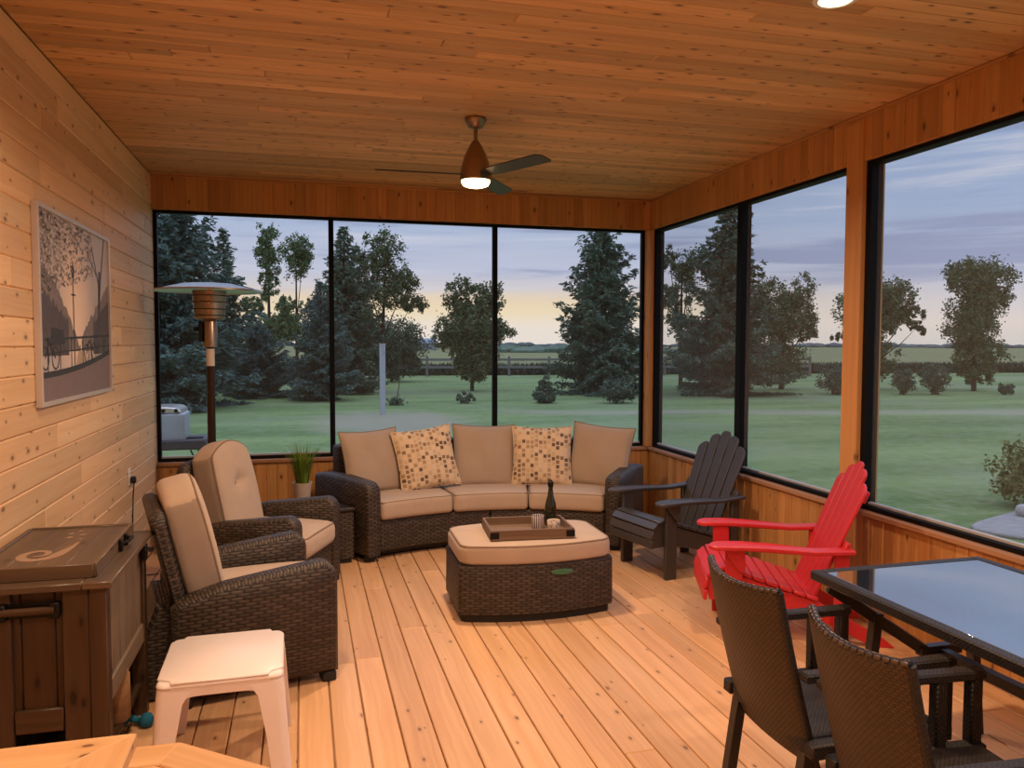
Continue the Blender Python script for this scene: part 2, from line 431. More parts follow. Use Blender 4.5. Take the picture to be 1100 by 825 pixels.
# patterned pillow: rows of little squares in staggered columns
def patt():
    m, nt, b = newmat('square_patterned_fabric')
    u, v, _ = nt.sep(nt.uv())
    cu = nt.m('DIVIDE', u, 0.037); col = nt.m('FLOOR', cu)
    cv = nt.m('ADD', nt.m('DIVIDE', v, 0.041), nt.wn(nt.xyz(col, 3.3, 0))); row = nt.m('FLOOR', cv)
    fu = nt.m('ABSOLUTE', nt.m('SUBTRACT', nt.m('FRACT', cu), 0.5)); fv = nt.m('ABSOLUTE', nt.m('SUBTRACT', nt.m('FRACT', cv), 0.5))
    mask = nt.m('MULTIPLY', nt.m('LESS_THAN', fu, 0.37), nt.m('LESS_THAN', fv, 0.36))
    w = nt.wn(nt.xyz(col, row, 7.7))
    c = nt.ramp(w, [(0, (0.70, 0.52, 0.32)), (0.34, (0.42, 0.27, 0.14)), (0.55, (0.16, 0.095, 0.055)), (0.70, (0.58, 0.42, 0.25)), (0.88, (0.26, 0.16, 0.09))], 'CONSTANT')
    pr(nt, b, nt.mix(mask, (0.62, 0.51, 0.38), c), 0.95, spec=0.15, normal=nt.bump(nt.noise(nt.obj(), 14, 2), 0.2, 0.01))
    return m
M['patt'] = patt()
# striped cup and speckled cup
def stripes(name, c1, c2, n, dots=False):
    m, nt, b = newmat(name)
    x, y, z = nt.sep(nt.obj())
    a = nt.m('ARCTAN2', y, x)
    if dots:
        k = nt.m('GREATER_THAN', nt.noise(nt.obj(), 60, 2), 0.55)
    else:
        k = nt.m('GREATER_THAN', nt.m('SINE', nt.m('MULTIPLY', a, n)), 0.0)
    inside = nt.m('LESS_THAN', nt.m('ADD', nt.m('MULTIPLY', x, x), nt.m('MULTIPLY', y, y)), 0.032**2)
    k = nt.m('MULTIPLY', k, nt.m('SUBTRACT', 1.0, inside))
    pr(nt, b, nt.mix(k, c1, c2), 0.35)
    return m
M['cup1'] = stripes('blue_striped_glaze', (0.72, 0.60, 0.48), (0.045, 0.045, 0.11), 18)
M['cup2'] = stripes('speckled_glaze', (0.72, 0.60, 0.48), (0.30, 0.28, 0.30), 18, True)
# bottle glass
m, nt, b = newmat('dark_green_bottle_glass'); pr(nt, b, (0.012, 0.016, 0.006), 0.06, coat=0.5); M['bottle'] = m
# tinted table glass
m, nt, b = newmat('dark_tinted_glass'); pr(nt, b, (0.022, 0.028, 0.042), 0.05, spec=0.9); b.inputs['IOR'].default_value = 4.0; M['tableglass'] = m
# insect screen panel: fine mesh, more opaque at a grazing view
m = bpy.data.materials.new('insect_screen_mesh'); m.use_nodes = True; nt = NT(m.node_tree); nt.n.clear()
out = nt.new('ShaderNodeOutputMaterial'); tr = nt.new('ShaderNodeBsdfTransparent'); di = nt.new('ShaderNodeBsdfDiffuse')
tr.inputs[0].default_value = (0.985, 0.985, 0.985, 1); di.inputs[0].default_value = (0.23, 0.235, 0.24, 1)
lw = nt.new('ShaderNodeLayerWeight'); lw.inputs[0].default_value = 0.5
f = nt.m('ADD', 0.085, nt.m('MULTIPLY', nt.m('POWER', lw.outputs['Facing'], 2.0), 0.34))
mx = nt.new('ShaderNodeMixShader'); nt.put(mx.inputs[0], f); nt.l.new(tr.outputs[0], mx.inputs[1]); nt.l.new(di.outputs[0], mx.inputs[2]); nt.l.new(mx.outputs[0], out.inputs[0])
M['screen'] = m
# lawn: mown streaks, worn earth round the post, a worn strip
def lawn():
    m, nt, b = newmat('mown_lawn')
    p = nt.obj(); x, y, z = nt.sep(p)
    n1 = nt.noise(nt.xyz(nt.m('MULTIPLY', x, 0.09), nt.m('MULTIPLY', y, 0.42)), 1, 5, 0.65)
    n2 = nt.noise(p, 5.0, 4, 0.7); n3 = nt.noise(p, 0.16, 3)
    c = nt.mix(nt.smooth(n1, 0.3, 0.7), (0.078, 0.145, 0.042), (0.190, 0.270, 0.090))
    c = nt.mix(nt.m('MULTIPLY', nt.smooth(n2, 0.35, 0.75), 0.50), c, (0.30, 0.31, 0.19))
    c = nt.mix(nt.m('MULTIPLY', nt.smooth(n3, 0.45, 0.7), 0.6), c, (0.22, 0.25, 0.15))
    dx = nt.m('DIVIDE', nt.m('SUBTRACT', x, 2.4), 2.6); dy = nt.m('DIVIDE', nt.m('SUBTRACT', y, 22.0), 4.5)
    d = nt.m('SQRT', nt.m('ADD', nt.m('MULTIPLY', dx, dx), nt.m('MULTIPLY', dy, dy)))
    d = nt.m('ADD', d, nt.m('MULTIPLY', nt.m('SUBTRACT', nt.noise(p, 0.8, 4, 0.6), 0.5), 0.9))
    c = nt.mix(nt.m('MULTIPLY', nt.m('SUBTRACT', 1.0, nt.smooth(d, 0.5, 1.1)), 0.75), c, (0.30, 0.26, 0.20))
    # worn strip crossing to the right
    yy = nt.m('ADD', y, nt.m('MULTIPLY', x, 0.22))
    s = nt.m('ABSOLUTE', nt.m('SUBTRACT', nt.m('ADD', yy, nt.m('MULTIPLY', nt.noise(p, 0.25, 3), 3.0)), 27.0))
    k = nt.m('MULTIPLY', nt.m('SUBTRACT', 1.0, nt.smooth(s, 0.4, 1.6)), nt.smooth(x, 5.0, 8.0))
    c = nt.mix(nt.m('MULTIPLY', k, 0.5), c, (0.34, 0.29, 0.23))
    pr(nt, b, c, 0.9, spec=0.1)
    return m
M['lawn'] = lawn()
m, nt, b = newmat('crop_field'); p = nt.obj(); x, y, z = nt.sep(p)
n = nt.noise(nt.xyz(nt.m('MULTIPLY', x, 0.01), nt.m('MULTIPLY', y, 0.06)), 1, 3)
pr(nt, b, nt.mix(n, (0.15, 0.155, 0.065), (0.23, 0.225, 0.10)), 0.9, spec=0.1); M['field'] = m

# ------------------------------------------------------------------ world
w = bpy.data.worlds.new('dusk_sky'); SC.world = w; w.use_nodes = True
nt = NT(w.node_tree); nt.n.clear()
out = nt.new('ShaderNodeOutputWorld'); bg = nt.new('ShaderNodeBackground'); nt.l.new(bg.outputs[0], out.inputs[0])
g = nt.new('ShaderNodeTexCoord').outputs['Generated']; x, y, z = nt.sep(g)
az = nt.m('ARCTAN2', x, y)
warm = nt.m('SUBTRACT', 1.0, nt.smooth(nt.m('ABSOLUTE', nt.m('SUBTRACT', az, 0.10)), 0.15, 0.75))
cold = nt.ramp(z, [(0.0, lin(226, 220, 216)), (0.025, lin(240, 228, 222)), (0.05, lin(226, 222, 228)), (0.09, lin(196, 206, 230)), (0.15, lin(172, 192, 226)), (0.30, lin(156, 182, 222)), (1.0, lin(190, 205, 235))])
hot = nt.ramp(z, [(0.0, lin(250, 240, 230)), (0.022, lin(254, 242, 228)), (0.040, lin(255, 236, 200)), (0.056, lin(252, 230, 198)), (0.070, lin(226, 220, 224)), (0.09, lin(206, 212, 234)), (0.15, lin(186, 202, 232)), (0.30, lin(156, 182, 222)), (1.0, lin(190, 205, 235))])
c = nt.mix(warm, cold, hot)
# long flat cloud streaks
cl = nt.noise(nt.xyz(nt.m('MULTIPLY', az, 1.9), nt.m('MULTIPLY', z, 30.0), 0.4), 1.0, 6, 0.6, 0.35)
k = nt.m('MULTIPLY', nt.smooth(cl, 0.47, 0.62), nt.smooth(z, 0.045, 0.095))
c = nt.mix(nt.m('MULTIPLY', k, 0.75), c, lin(150, 163, 200))
k2 = nt.m('MULTIPLY', nt.m('SUBTRACT', 1.0, nt.smooth(cl, 0.32, 0.46)), nt.smooth(z, 0.03, 0.07))
c = nt.mix(nt.m('MULTIPLY', k2, 0.65), c, lin(226, 228, 242))
nt.put(bg.inputs[0], c)
nt.put(bg.inputs[1], nt.m('ADD', 1.0, nt.m('MULTIPLY', nt.smooth(z, 0.25, 0.7), 1.6)))
# ------------------------------------------------------------------ room shell
XL, XR, YB, YF, H = -1.193, 3.298, 7.113, -1.6, 3.084
S, T = 0.68, 2.80            # window sill and head
def boards(mb, along, a0, a1, b0, b1, pitch, place, th=0.02, gap=0.0, ch=0.003, seg=(1.4, 3.2)):
    """rows of boards; place(a_mid, b_mid) -> centre; along / across are axis indices"""
    n = int(math.ceil((b1-b0)/pitch))
    for i in range(n):
        lo = b0+i*pitch; hi = min(lo+pitch, b1)
        a = a0; first = True
        while a < a1-1e-4:
            L = rnd.uniform(*seg)*(rnd.random() if first else 1); first = False
            L = max(L, 0.4); e = min(a+L, a1)
            if a1-e < 0.3: e = a1
            size = [th, th, th]; size[along[0]] = e-a-(0.002 if e < a1 else 0); size[along[1]] = hi-lo-gap
            mb.box(place((a+e)/2, (lo+hi)/2), size, None, ch, along[0]); a = e
mb = MB(); boards(mb, (1, 0), YF, YB, XL, XR, 0.1447, lambda a, b: (b, a, -0.0125), 0.025, 0.006, 0.004, (2.4, 4.9))
mb.box(((XL+XR)/2, (YF+YB)/2, -0.13), (XR-XL+0.3, YB-YF+0.3, 0.2), None, 0.0)
struct(mb.build('floor', M['floor'], ang=25))
mb = MB(); boards(mb, (0, 1), XL, XR, YF, YB, 0.092, lambda a, b: (a, b, H+0.01), 0.02, 0.0, 0.004, (1.6, 4.0))
mb.box(((XL+XR)/2, (YF+YB)/2, H+0.08), (XR-XL+0.4, YB-YF+0.4, 0.12), None, 0.0)
struct(mb.build('ceiling', M['ceil'], ang=25))
mb = MB(); boards(mb, (1, 2), YF, YB+0.1, 0.0, H, 0.1285, lambda a, b: (XL-0.01, a, b), 0.02, 0.0015, 0.006, (1.2, 3.0))
mb.box((XL-0.08, (YF+YB)/2+0.05, H/2), (0.12, YB-YF+0.1, H), None, 0.0)
struct(mb.build('wall_left', M['wall'], ang=25))
def vboards(mb, fixed, val, a0, a1, z0, z1, sign, th=0.02, pitch=0.088):
    n = max(1, round((a1-a0)/pitch)); p = (a1-a0)/n
    for i in range(n):
        a = a0+(i+0.5)*p
        if fixed == 1: mb.box((a, val+sign*th/2, (z0+z1)/2), (p, th, z1-z0), None, 0.004, 2)
        else: mb.box((val+sign*th/2, a, (z0+z1)/2), (th, p, z1-z0), None, 0.004, 2)
# back wall: knee wall, header (window plane 6 cm behind the boards)
mb = MB(); vboards(mb, 1, YB, XL, XR, 0, S-0.028, 1); vboards(mb, 1, YB, XL, XR, T, H, 1)
mb.box(((XL+XR)/2, YB+0.08, (S-0.028)/2), (XR-XL, 0.12, S-0.03), None, 0.0); mb.box(((XL+XR)/2, YB+0.08, (T+H)/2), (XR-XL, 0.12, H-T), None, 0.0)
struct(mb.build('wall_back', M['panel'], ang=25))
YP0, YP1 = 4.10, 4.245     # the wooden post between the right hand windows
YQ0, YQ1 = 0.95, 1.10
mb = MB(); vboards(mb, 0, XR, YF, YB, 0, S-0.028, 1); vboards(mb, 0, XR, YF, YB, T, H, 1)
mb.box((XR+0.08, (YF+YB)/2, (S-0.028)/2), (0.12, YB-YF, S-0.03), None, 0.0); mb.box((XR+0.08, (YF+YB)/2, (T+H)/2), (0.12, YB-YF, H-T), None, 0.0)
struct(mb.build('wall_right', M['panel'], ang=25))
mb = MB(); boards(mb, (0, 2), XL, XR, 0, H, 0.1285, lambda a, b: (a, YF-0.01, b), 0.02, 0.0, 0.0035, (1.5, 3))
struct(mb.build('wall_front', M['wall'], ang=25))
# sills and posts
mb = MB(); mb.box(((XL+XR)/2-0.01, YB+0.05, S-0.015), (XR-XL+0.02, 0.15, 0.03), None, 0.004, 0); struct(mb.build('trim_1', M['sill'], ang=25))
mb = MB(); mb.box((XR+0.05, (YF+YB)/2-0.02, S-0.015), (0.15, YB-YF-0.05, 0.03), None, 0.004, 1); struct(mb.build('trim_2', M['sill'], ang=25))
mb = MB(); mb.box(((XL+XR)/2, YB-0.008, H-0.009), (XR-XL, 0.018, 0.018), None, 0.005, 0); struct(mb.build('trim_3', M['panel'], ang=25))
mb = MB(); mb.box((XR-0.008, (YF+YB)/2, H-0.009), (0.018, YB-YF, 0.018), None, 0.005, 1); struct(mb.build('trim_4', M['panel'], ang=25))
mb = MB(); mb.box((XR-0.012+0.085, (YP0+YP1)/2, (S+H)/2-0.02), (0.17, YP1-YP0, H-S-0.04), None, 0.004, 2); struct(mb.build('trim_5', M['post'], ang=25))
mb = MB(); mb.box((XR+0.025, YB+0.025, (S+T)/2), (0.13, 0.13, T-S), None, 0.004, 2); mb.box((XR+0.08, YB+0.08, H/2), (0.13, 0.13, H), None, 0.004, 2); struct(mb.build('trim_6', M['post'], ang=25))
mb = MB(); mb.box((XR-0.012+0.085, (YQ0+YQ1)/2, (S+H)/2-0.02), (0.17, YQ1-YQ0, H-S-0.04), None, 0.004, 2); struct(mb.build('trim_7', M['post'], ang=25))
def window(n, fixed, val, a0, a1, wl=0.022, wr=0.022, depth=0.05):
    f = MB(); g = MB(); p = MB()
    def bx(mb, a, z, la, lz, d, off=0.0):
        if fixed == 1: mb.box((a, val+off, z), (la, d, lz), None, 0.002)
        else: mb.box((val+off, a, z), (d, la, lz), None, 0.002)
    bx(f, (a0+a1)/2, T-0.012, a1-a0, 0.024, depth); bx(f, (a0+a1)/2, S+0.014, a1-a0, 0.028, depth)
    bx(f, a0+wl/2, (S+T)/2, wl, T-S-0.05, depth); bx(f, a1-wr/2, (S+T)/2, wr, T-S-0.05, depth)
    fr = struct(f.build('window_%d' % n, M['frame_black'], ang=25))
    bx(g, (a0+a1)/2, S+0.036, a1-a0-wl-wr, 0.016, 0.03, 0.004); g.build('bottom_rail', M['track'], fr, 25)
    bx(p, (a0+a1)/2, (S+0.03+T-0.02)/2, a1-a0-wl-wr+0.01, T-S-0.05, 0.002, 0.006); p.build('screen_panel', M['screen'], fr, 25)
WB, WR = YB+0.065, XR+0.065
window(1, 1, WB, XL, 0.257, 0.03); window(2, 1, WB, 0.257, 1.749); window(3, 1, WB, 1.749, XR-0.04, 0.022, 0.03)
window(6, 0, WR, YQ1, YP0, 0.04, 0.045, 0.085); window(5, 0, WR, YP1, 5.53, 0.03, 0.035, 0.085); window(4, 0, WR, 5.53, YB-0.04, 0.035, 0.045, 0.085)
window(7, 0, WR, YF, YQ0)
# ------------------------------------------------------------------ outside
def plane(name, x0, x1, y0, y1, z, mat, nx=1, ny=1):
    mb = MB(); V = []; F = []; U = []
    for j in range(ny+1):
        for i in range(nx+1): V.append((x0+(x1-x0)*i/nx, y0+(y1-y0)*j/ny, z))
    for j in range(ny):
        for i in range(nx):
            k = j*(nx+1)+i; q = [k, k+1, k+nx+2, k+nx+1]; F.append(q); U.append([(V[a][0], V[a][1]) for a in q])
    mb.add(V, F, U); return mb.build(name, mat)
G = -0.5
struct(plane('lawn', -60, 140, -30, 60, G, M['lawn']))
struct(plane('crop_field', -900, 1500, 60, 1800, G, M['field']))
struct(plane('crop_field_beyond_lawn', 140, 1500, -300, 60, G, M['field']))
nprng = np.random.default_rng(11)
def cards(name, cen, dr, ln, wd, mat, parent, kind=None):
    """leaf / needle-spray blades: cen (n,3), dr (n,3) unit, ln, wd (n,)"""
    n = len(cen); r = nprng.normal(size=(n, 3)); sd = np.cross(dr, r); sd /= np.linalg.norm(sd, axis=1)[:, None]+1e-9
    a = cen-dr*ln[:, None]/2; b = cen+dr*ln[:, None]/2; h = sd*wd[:, None]/2; mid = cen
    V = np.stack([a, mid+h, b, mid-h], 1).reshape(-1, 3)
    me = bpy.data.meshes.new(name); me.vertices.add(4*n); me.vertices.foreach_set('co', V.ravel())
    me.loops.add(4*n); me.loops.foreach_set('vertex_index', np.arange(4*n)); me.polygons.add(n)
    me.polygons.foreach_set('loop_start', np.arange(n)*4); me.polygons.foreach_set('loop_total', np.full(n, 4))
    me.materials.append(mat); me.update(calc_edges=True); me.validate()
    o = bpy.data.objects.new(name, me); COL.objects.link(o); o.parent = parent
    return o
def unit(a): return a/(np.linalg.norm(a, axis=-1, keepdims=True)+1e-9)
def spruce(name, label, x, y, h, r, mat, dens=1.0, group=None, bare=0.02, rag=0.25, seed=0):
    t = thing(name, label, 'tree', (x, y, G), 0, group)
    mb = MB(); mb.tube([(0, 0, -0.1), (0, 0, h*0.5), (0, 0, h*0.98)], [h*0.022, h*0.013, 0.01], 8); mb.build('trunk', M['bark'], t)
    C_, D_ = [], []; sc = h/7
    nb = int(115*dens)
    for i in range(nb):
        f = (i+nprng.random())/nb; f = bare+(1-bare)*f
        ang = i*2.39996+nprng.normal()*0.35
        prof_ = (1-f)**0.80 if f > 0.22 else (0.82+0.8*f)*(0.78**0.8)/(0.82+0.8*0.22)
        R = r*prof_*(1+rag*nprng.normal()); R = min(max(R, 0.05*r), 1.25*r*(1-f)**0.6+0.1)
        dirh = np.array([math.cos(ang), math.sin(ang), 0]); side = np.array([-dirh[1], dirh[0], 0]); rise = -0.30+0.95*f
        m_ = max(3, int(R/sc*9))                      # side twigs along the bough
        for j in range(m_):
            s = (j+0.5+0.4*nprng.normal())/m_; s = min(max(s, 0.05), 1.03)
            base = dirh*R*s+np.array([0, 0, f*h+R*(rise*s+0.20*s*s*s)])
            L = (0.16+0.50*(1-s))*R*0.62+0.10*sc
            for sg in (-1, 1):
                k = max(4, int(16*L/sc/0.5)); q = nprng.random(k)
                dd = unit(dirh*0.75+side*sg*(0.8+0.3*nprng.normal())+np.array([0, 0, -0.12+0.1*nprng.normal()]))
                p = base+dd*(q*L)[:, None]+nprng.normal(size=(k, 3))*np.array([0.035, 0.035, 0.04])*sc
                p[:, 2] -= 0.12*L*q*q
                C_.append(p); D_.append(unit(dd+nprng.normal(size=(k, 3))*0.45))
    C_ = np.concatenate(C_); D_ = np.concatenate(D_); n = len(C_); C_[:, 2] = np.maximum(C_[:, 2], 0.04)
    cards('foliage', C_, D_, (0.15+0.13*nprng.random(n))*sc, (0.04+0.045*nprng.random(n))*sc, mat, t)
    return t
def leafy(name, label, x, y, h, blobs, mat, n=5200, trunk=0.03, size=0.16, group=None, lean=0.0, cat='tree', stems=1, wob=0.5):
    """blobs: (dx, dy, z, rx, ry, rz) crown lobes; leaves clump in twigs on and in the lobes"""
    t = thing(name, label, cat, (x, y, G), 0, group)
    mb = MB()
    top = max(b[2] for b in blobs)
    for sidx in range(stems):
        ox = (sidx-(stems-1)/2)*0.25
        mb.tube([(ox*0.3, 0, -0.1), (ox+lean*top*0.4, 0, top*0.45), (ox*1.5+lean*top, 0, top)], [trunk*h, trunk*h*0.7, trunk*h*0.2], 8)
    for b in blobs: mb.tube([(lean*b[2]*0.5, 0, b[2]*0.45), (b[0]*0.6+lean*b[2]*0.2, b[1]*0.6, b[2]*0.75), (b[0], b[1], b[2]+b[5]*0.3)], [trunk*h*0.35, trunk*h*0.2, trunk*h*0.05], 6)
    mb.build('trunk' if cat == 'tree' else 'stem', M['bark'], t)
    vol = np.array([b[3]*b[4]*b[5] for b in blobs])**0.75; vol = vol/vol.sum(); C_ = []; D_ = []
    for b, v in zip(blobs, vol):
        k = int(n*v*3.0); tw = max(12, k//40)
        q = unit(nprng.normal(size=(tw, 3)))*(nprng.random((tw, 1))**0.42)*(1+wob*0.22*nprng.normal(size=(tw, 1)))
        tc = np.array(b[:3])+q*np.array(b[3:])
        idx = nprng.integers(0, tw, k)
        C_.append(tc[idx]+nprng.normal(size=(k, 3))*np.array([0.15, 0.15, 0.17])*min(b[3:])*0.85); D_.append(unit(nprng.normal(size=(k, 3))))
    C_ = np.concatenate(C_); D_ = np.concatenate(D_); m_ = len(C_)
    C_[:, 2] = np.maximum(C_[:, 2], 0.03)
    cards('foliage', C_, D_, size*0.8*(0.7+0.8*nprng.random(m_)), size*0.5*(0.7+0.7*nprng.random(m_)), mat, t)
    return t
TG = 'trees on the lawn and beyond it'
spruce('spruce_tree', 'huge blue-grey spruce at the left edge of the leftmost back window, behind the patio heater', -4.3, 28.6, 7.9, 2.9, M['bluespruce'], 1.7, group=TG, rag=0.22)
spruce('spruce_tree', 'pointed dark spruce peeping out above the patio heater hood, right of the huge blue-grey spruce', -3.4, 38.0, 7.3, 1.7, M['spruce'], 1.0, group=TG)
spruce('spruce_tree', 'low wide spruce right of the patio heater pole, left of the bare poplar stems', -1.7, 33.5, 3.0, 1.75, M['bluespruce'], 1.2, group=TG)
leafy('poplar_tree', 'tall narrow poplar with a bare stem, left of two', -1.75, 45.6, 8.9, [(0, 0, 7.5, 0.75, 0.7, 1.35), (0.05, 0, 6.0, 0.55, 0.55, 0.9), (0.0, 0, 4.9, 0.5, 0.45, 0.5), (0.15, 0, 3.0, 1.5, 1.2, 0.75), (-1.0, 0, 4.2, 0.8, 0.7, 0.5), (0.9, 0, 3.9, 0.7, 0.6, 0.6)], M['leaf2'], 4200, 0.014, 0.16, group=TG, wob=0.25)
leafy('poplar_tree', 'tall poplar with a wider tufted top on a bare stem, right of two', -0.3, 48.8, 8.7, [(0, 0, 7.3, 0.95, 0.9, 1.3), (0.4, 0, 7.6, 0.6, 0.6, 1.0), (0.1, 0, 3.0, 1.6, 1.3, 0.9), (1.0, 0, 4.4, 0.9, 0.8, 0.5), (-0.6, 0, 4.6, 0.6, 0.6, 0.5), (1.7, 0, 3.4, 0.9, 0.8, 0.7)], M['leaf2'], 4200, 0.012, 0.16, group=TG, wob=0.25)
spruce('spruce_tree', 'shorter spruce just left of the first black window post, in front of the taller one', 0.70, 31.0, 4.5, 1.5, M['bluespruce'], 1.1, group=TG)
spruce('spruce_tree', 'tall dark spruce directly behind the first black window post', 1.80, 35.0, 7.2, 2.0, M['spruce'], 1.25, group=TG)
leafy('maple_tree', 'open broad-leaved tree with a slanting crown in the middle back window, left half', 3.6, 37.9, 7.6, [(0.2, 0, 6.3, 0.95, 0.9, 1.2), (-0.75, 0, 5.9, 0.55, 0.6, 1.3), (1.15, 0, 5.2, 0.85, 0.8, 0.8), (0.2, 0, 4.6, 1.3, 1.1, 0.8), (1.6, 0, 4.1, 0.8, 0.7, 0.5), (-1.4, 0, 5.0, 0.6, 0.6, 0.9), (-0.9, 0, 3.4, 1.1, 1.0, 0.8)], M['leaf'], 5200, 0.016, 0.15, lean=0.05, group=TG, wob=0.35)
leafy('willow_bush', 'rounded dark bushy tree standing low behind the grey post', 4.9, 45.0, 4.0, [(0.3, 0, 2.2, 1.7, 1.4, 1.35), (-1.5, 0, 2.1, 1.4, 1.2, 1.3), (0.2, 0, 1.0, 1.5, 1.2, 0.8)], M['shrubleaf'], 6000, 0.015, 0.17, group=TG, wob=0.2)
leafy('ash_tree', 'two-topped leafy tree just left of the second black window post', 7.6, 35.6, 5.4, [(-0.55, 0, 4.2, 0.75, 0.7, 1.05), (0.75, 0, 4.2, 0.8, 0.7, 0.95), (0.0, 0, 2.9, 1.5, 1.2, 1.1), (-1.2, 0, 2.6, 0.7, 0.6, 0.75), (1.3, 0, 2.7, 0.7, 0.6, 0.6), (0.1, 0, 1.6, 1.1, 0.9, 0.9), (0.1, 0, 0.9, 0.7, 0.6, 0.5)], M['leaf'], 7600, 0.018, 0.15, group=TG, wob=0.25)
spruce('spruce_tree', 'tallest full spruce in the right part of the back windows, behind the sofa end', 12.65, 32.3, 7.9, 2.45, M['spruce'], 1.5, group=TG, rag=0.24, bare=0.02)
leafy('conifer_shrub', 'small pointed dark shrub on the lawn left of the tallest back spruce', 8.65, 27.6, 1.0, [(0, 0, 0.35, 0.45, 0.45, 0.32), (0, 0, 0.68, 0.25, 0.25, 0.3)], M['shrubleaf'], 1200, 0.03, 0.11, group='shrubs on the lawn', cat='shrub', wob=0.1)
leafy('round_shrub', 'wide rounded shrub on the lawn in front of the tallest back spruce', 11.25, 27.0, 1.0, [(-0.15, 0, 0.45, 0.5, 0.5, 0.42), (0.3, 0, 0.42, 0.4, 0.4, 0.38)], M['shrubleaf'], 1500, 0.03, 0.11, group='shrubs on the lawn', cat='shrub', wob=0.1)
spruce('spruce_tree', 'broad spruce behind the black post of the farther right-hand window', 17.8, 30.4, 8.3, 2.6, M['spruce'], 1.5, group=TG, rag=0.30)
leafy('birch_tree', 'ragged leafy tree leaning out left of the broad spruce in the farther right-hand window', 17.7, 34.6, 7.1, [(-0.7, 0, 6.2, 0.45, 0.5, 0.65), (0.4, 0, 5.7, 0.9, 0.8, 1.0), (-0.3, 0, 4.4, 0.9, 0.8, 0.7), (0.2, 0, 3.2, 1.0, 0.9, 0.7), (0.5, 0, 1.8, 1.1, 0.9, 0.9)], M['leaf'], 3600, 0.016, 0.15, group=TG)
leafy('elm_tree', 'spreading leafy tree right of the broad spruce, left of the wooden post', 22.6, 33.6, 6.0, [(-0.7, 0, 4.2, 1.2, 1.0, 1.1), (1.0, 0, 4.5, 0.8, 0.8, 1.1), (0.1, 0, 3.1, 1.7, 1.3, 0.9), (1.4, 0, 3.0, 0.6, 0.6, 0.7), (-0.3, 0, 1.5, 1.3, 1.1, 1.1)], M['leaf'], 5600, 0.022, 0.15, group=TG, wob=0.35)
leafy('elm_tree', 'wide-armed leafy tree half hidden by the wooden post between the right-hand windows', 27.2, 32.6, 5.7, [(0.6, 0, 4.5, 1.3, 1.1, 0.9), (-1.2, 0, 3.9, 1.0, 0.9, 0.9), (1.7, 0, 3.6, 1.0, 0.8, 0.5), (0.1, 0, 3.3, 1.3, 1.0, 0.7), (-1.6, 0, 2.5, 0.9, 0.8, 0.3), (2.4, 0, 3.0, 0.6, 0.5, 0.3), (0.1, 0, 1.4, 0.9, 0.8, 1.1)], M['leaf'], 6400, 0.018, 0.15, group=TG, wob=0.35)
leafy('cottonwood_tree', 'upright full leafy tree alone in the nearest large right-hand window', 30.7, 30.2, 6.4, [(-0.9, 0, 5.4, 0.85, 0.8, 0.8), (0.75, 0, 5.3, 1.2, 1.0, 1.0), (0.0, 0, 4.1, 1.4, 1.1, 1.0), (-0.2, 0, 2.9, 1.35, 1.1, 1.0), (1.4, 0, 4.5, 0.6, 0.6, 0.5), (0.2, 0, 1.8, 1.2, 1.0, 0.8), (0.2, 0, 0.9, 0.9, 0.8, 0.5)], M['leaf'], 7600, 0.018, 0.15, group=TG, wob=0.3)
for lab, x, y, bl, n in (
    ('rounded dark shrub on the lawn left of the wooden post, below the spreading leafy tree', 22.4, 29.4, [(0, 0, 0.65, 0.75, 0.7, 0.6), (0.4, 0, 0.4, 0.6, 0.6, 0.4)], 1300),
    ('narrow dark shrub just right of the black window frame beside the wooden post', 25.4, 28.7, [(0, 0, 0.55, 0.48, 0.45, 0.55)], 900),
    ('loose vase-shaped shrub between the narrow one and the upright leafy tree', 26.7, 28.4, [(0, 0, 0.8, 0.65, 0.6, 0.55), (0.1, 0, 0.4, 0.45, 0.4, 0.4)], 1200),
    ('tiny round clipped shrub right of the upright leafy tree', 29.8, 27.6, [(0, 0, 0.27, 0.3, 0.3, 0.26)], 600),
    ('tiny low tuft of leaves at the foot of the two-topped tree', 5.8, 28.3, [(0, 0, 0.2, 0.35, 0.35, 0.2)], 400)):
    leafy('lawn_shrub', lab, x, y, 1.2, bl, M['shrubleaf'], n, 0.02, 0.11, group='shrubs on the lawn', cat='shrub', wob=0.15)
t = thing('sapling', 'thin leaning sapling with a tuft of weeds at its foot, right of the grey post', 'tree', (3.2, 28.0, G))
mb = MB(); mb.tube([(0, 0, -0.05), (0.12, 0, 0.7), (0.2, 0, 1.95)], [0.022, 0.016, 0.008], 6); mb.build('stem', M['bark'], t)
k = 260; cards('foliage', nprng.normal(size=(k, 3))*np.array([0.16, 0.16, 0.07])+np.array([0, 0, 0.13]), unit(nprng.normal(size=(k, 3))), np.full(k, 0.12), np.full(k, 0.07), M['shrubleaf'], t)
t = thing('garden_post', 'square grey post standing in a worn patch of the lawn', 'post', (2.385, 24.4, G))
mb = MB(); mb.box((0, 0, 1.05), (0.17, 0.17, 2.2), None, 0.01, 2); mb.build('shaft', M['galv'], t)
mb = MB(); mb.box((0.05, -0.1, 2.0), (0.06, 0.05, 0.2), None, 0.005); mb.box((0, 0, 2.16), (0.2, 0.2, 0.04), None, 0.006); mb.build('cap', M['galv'], t)
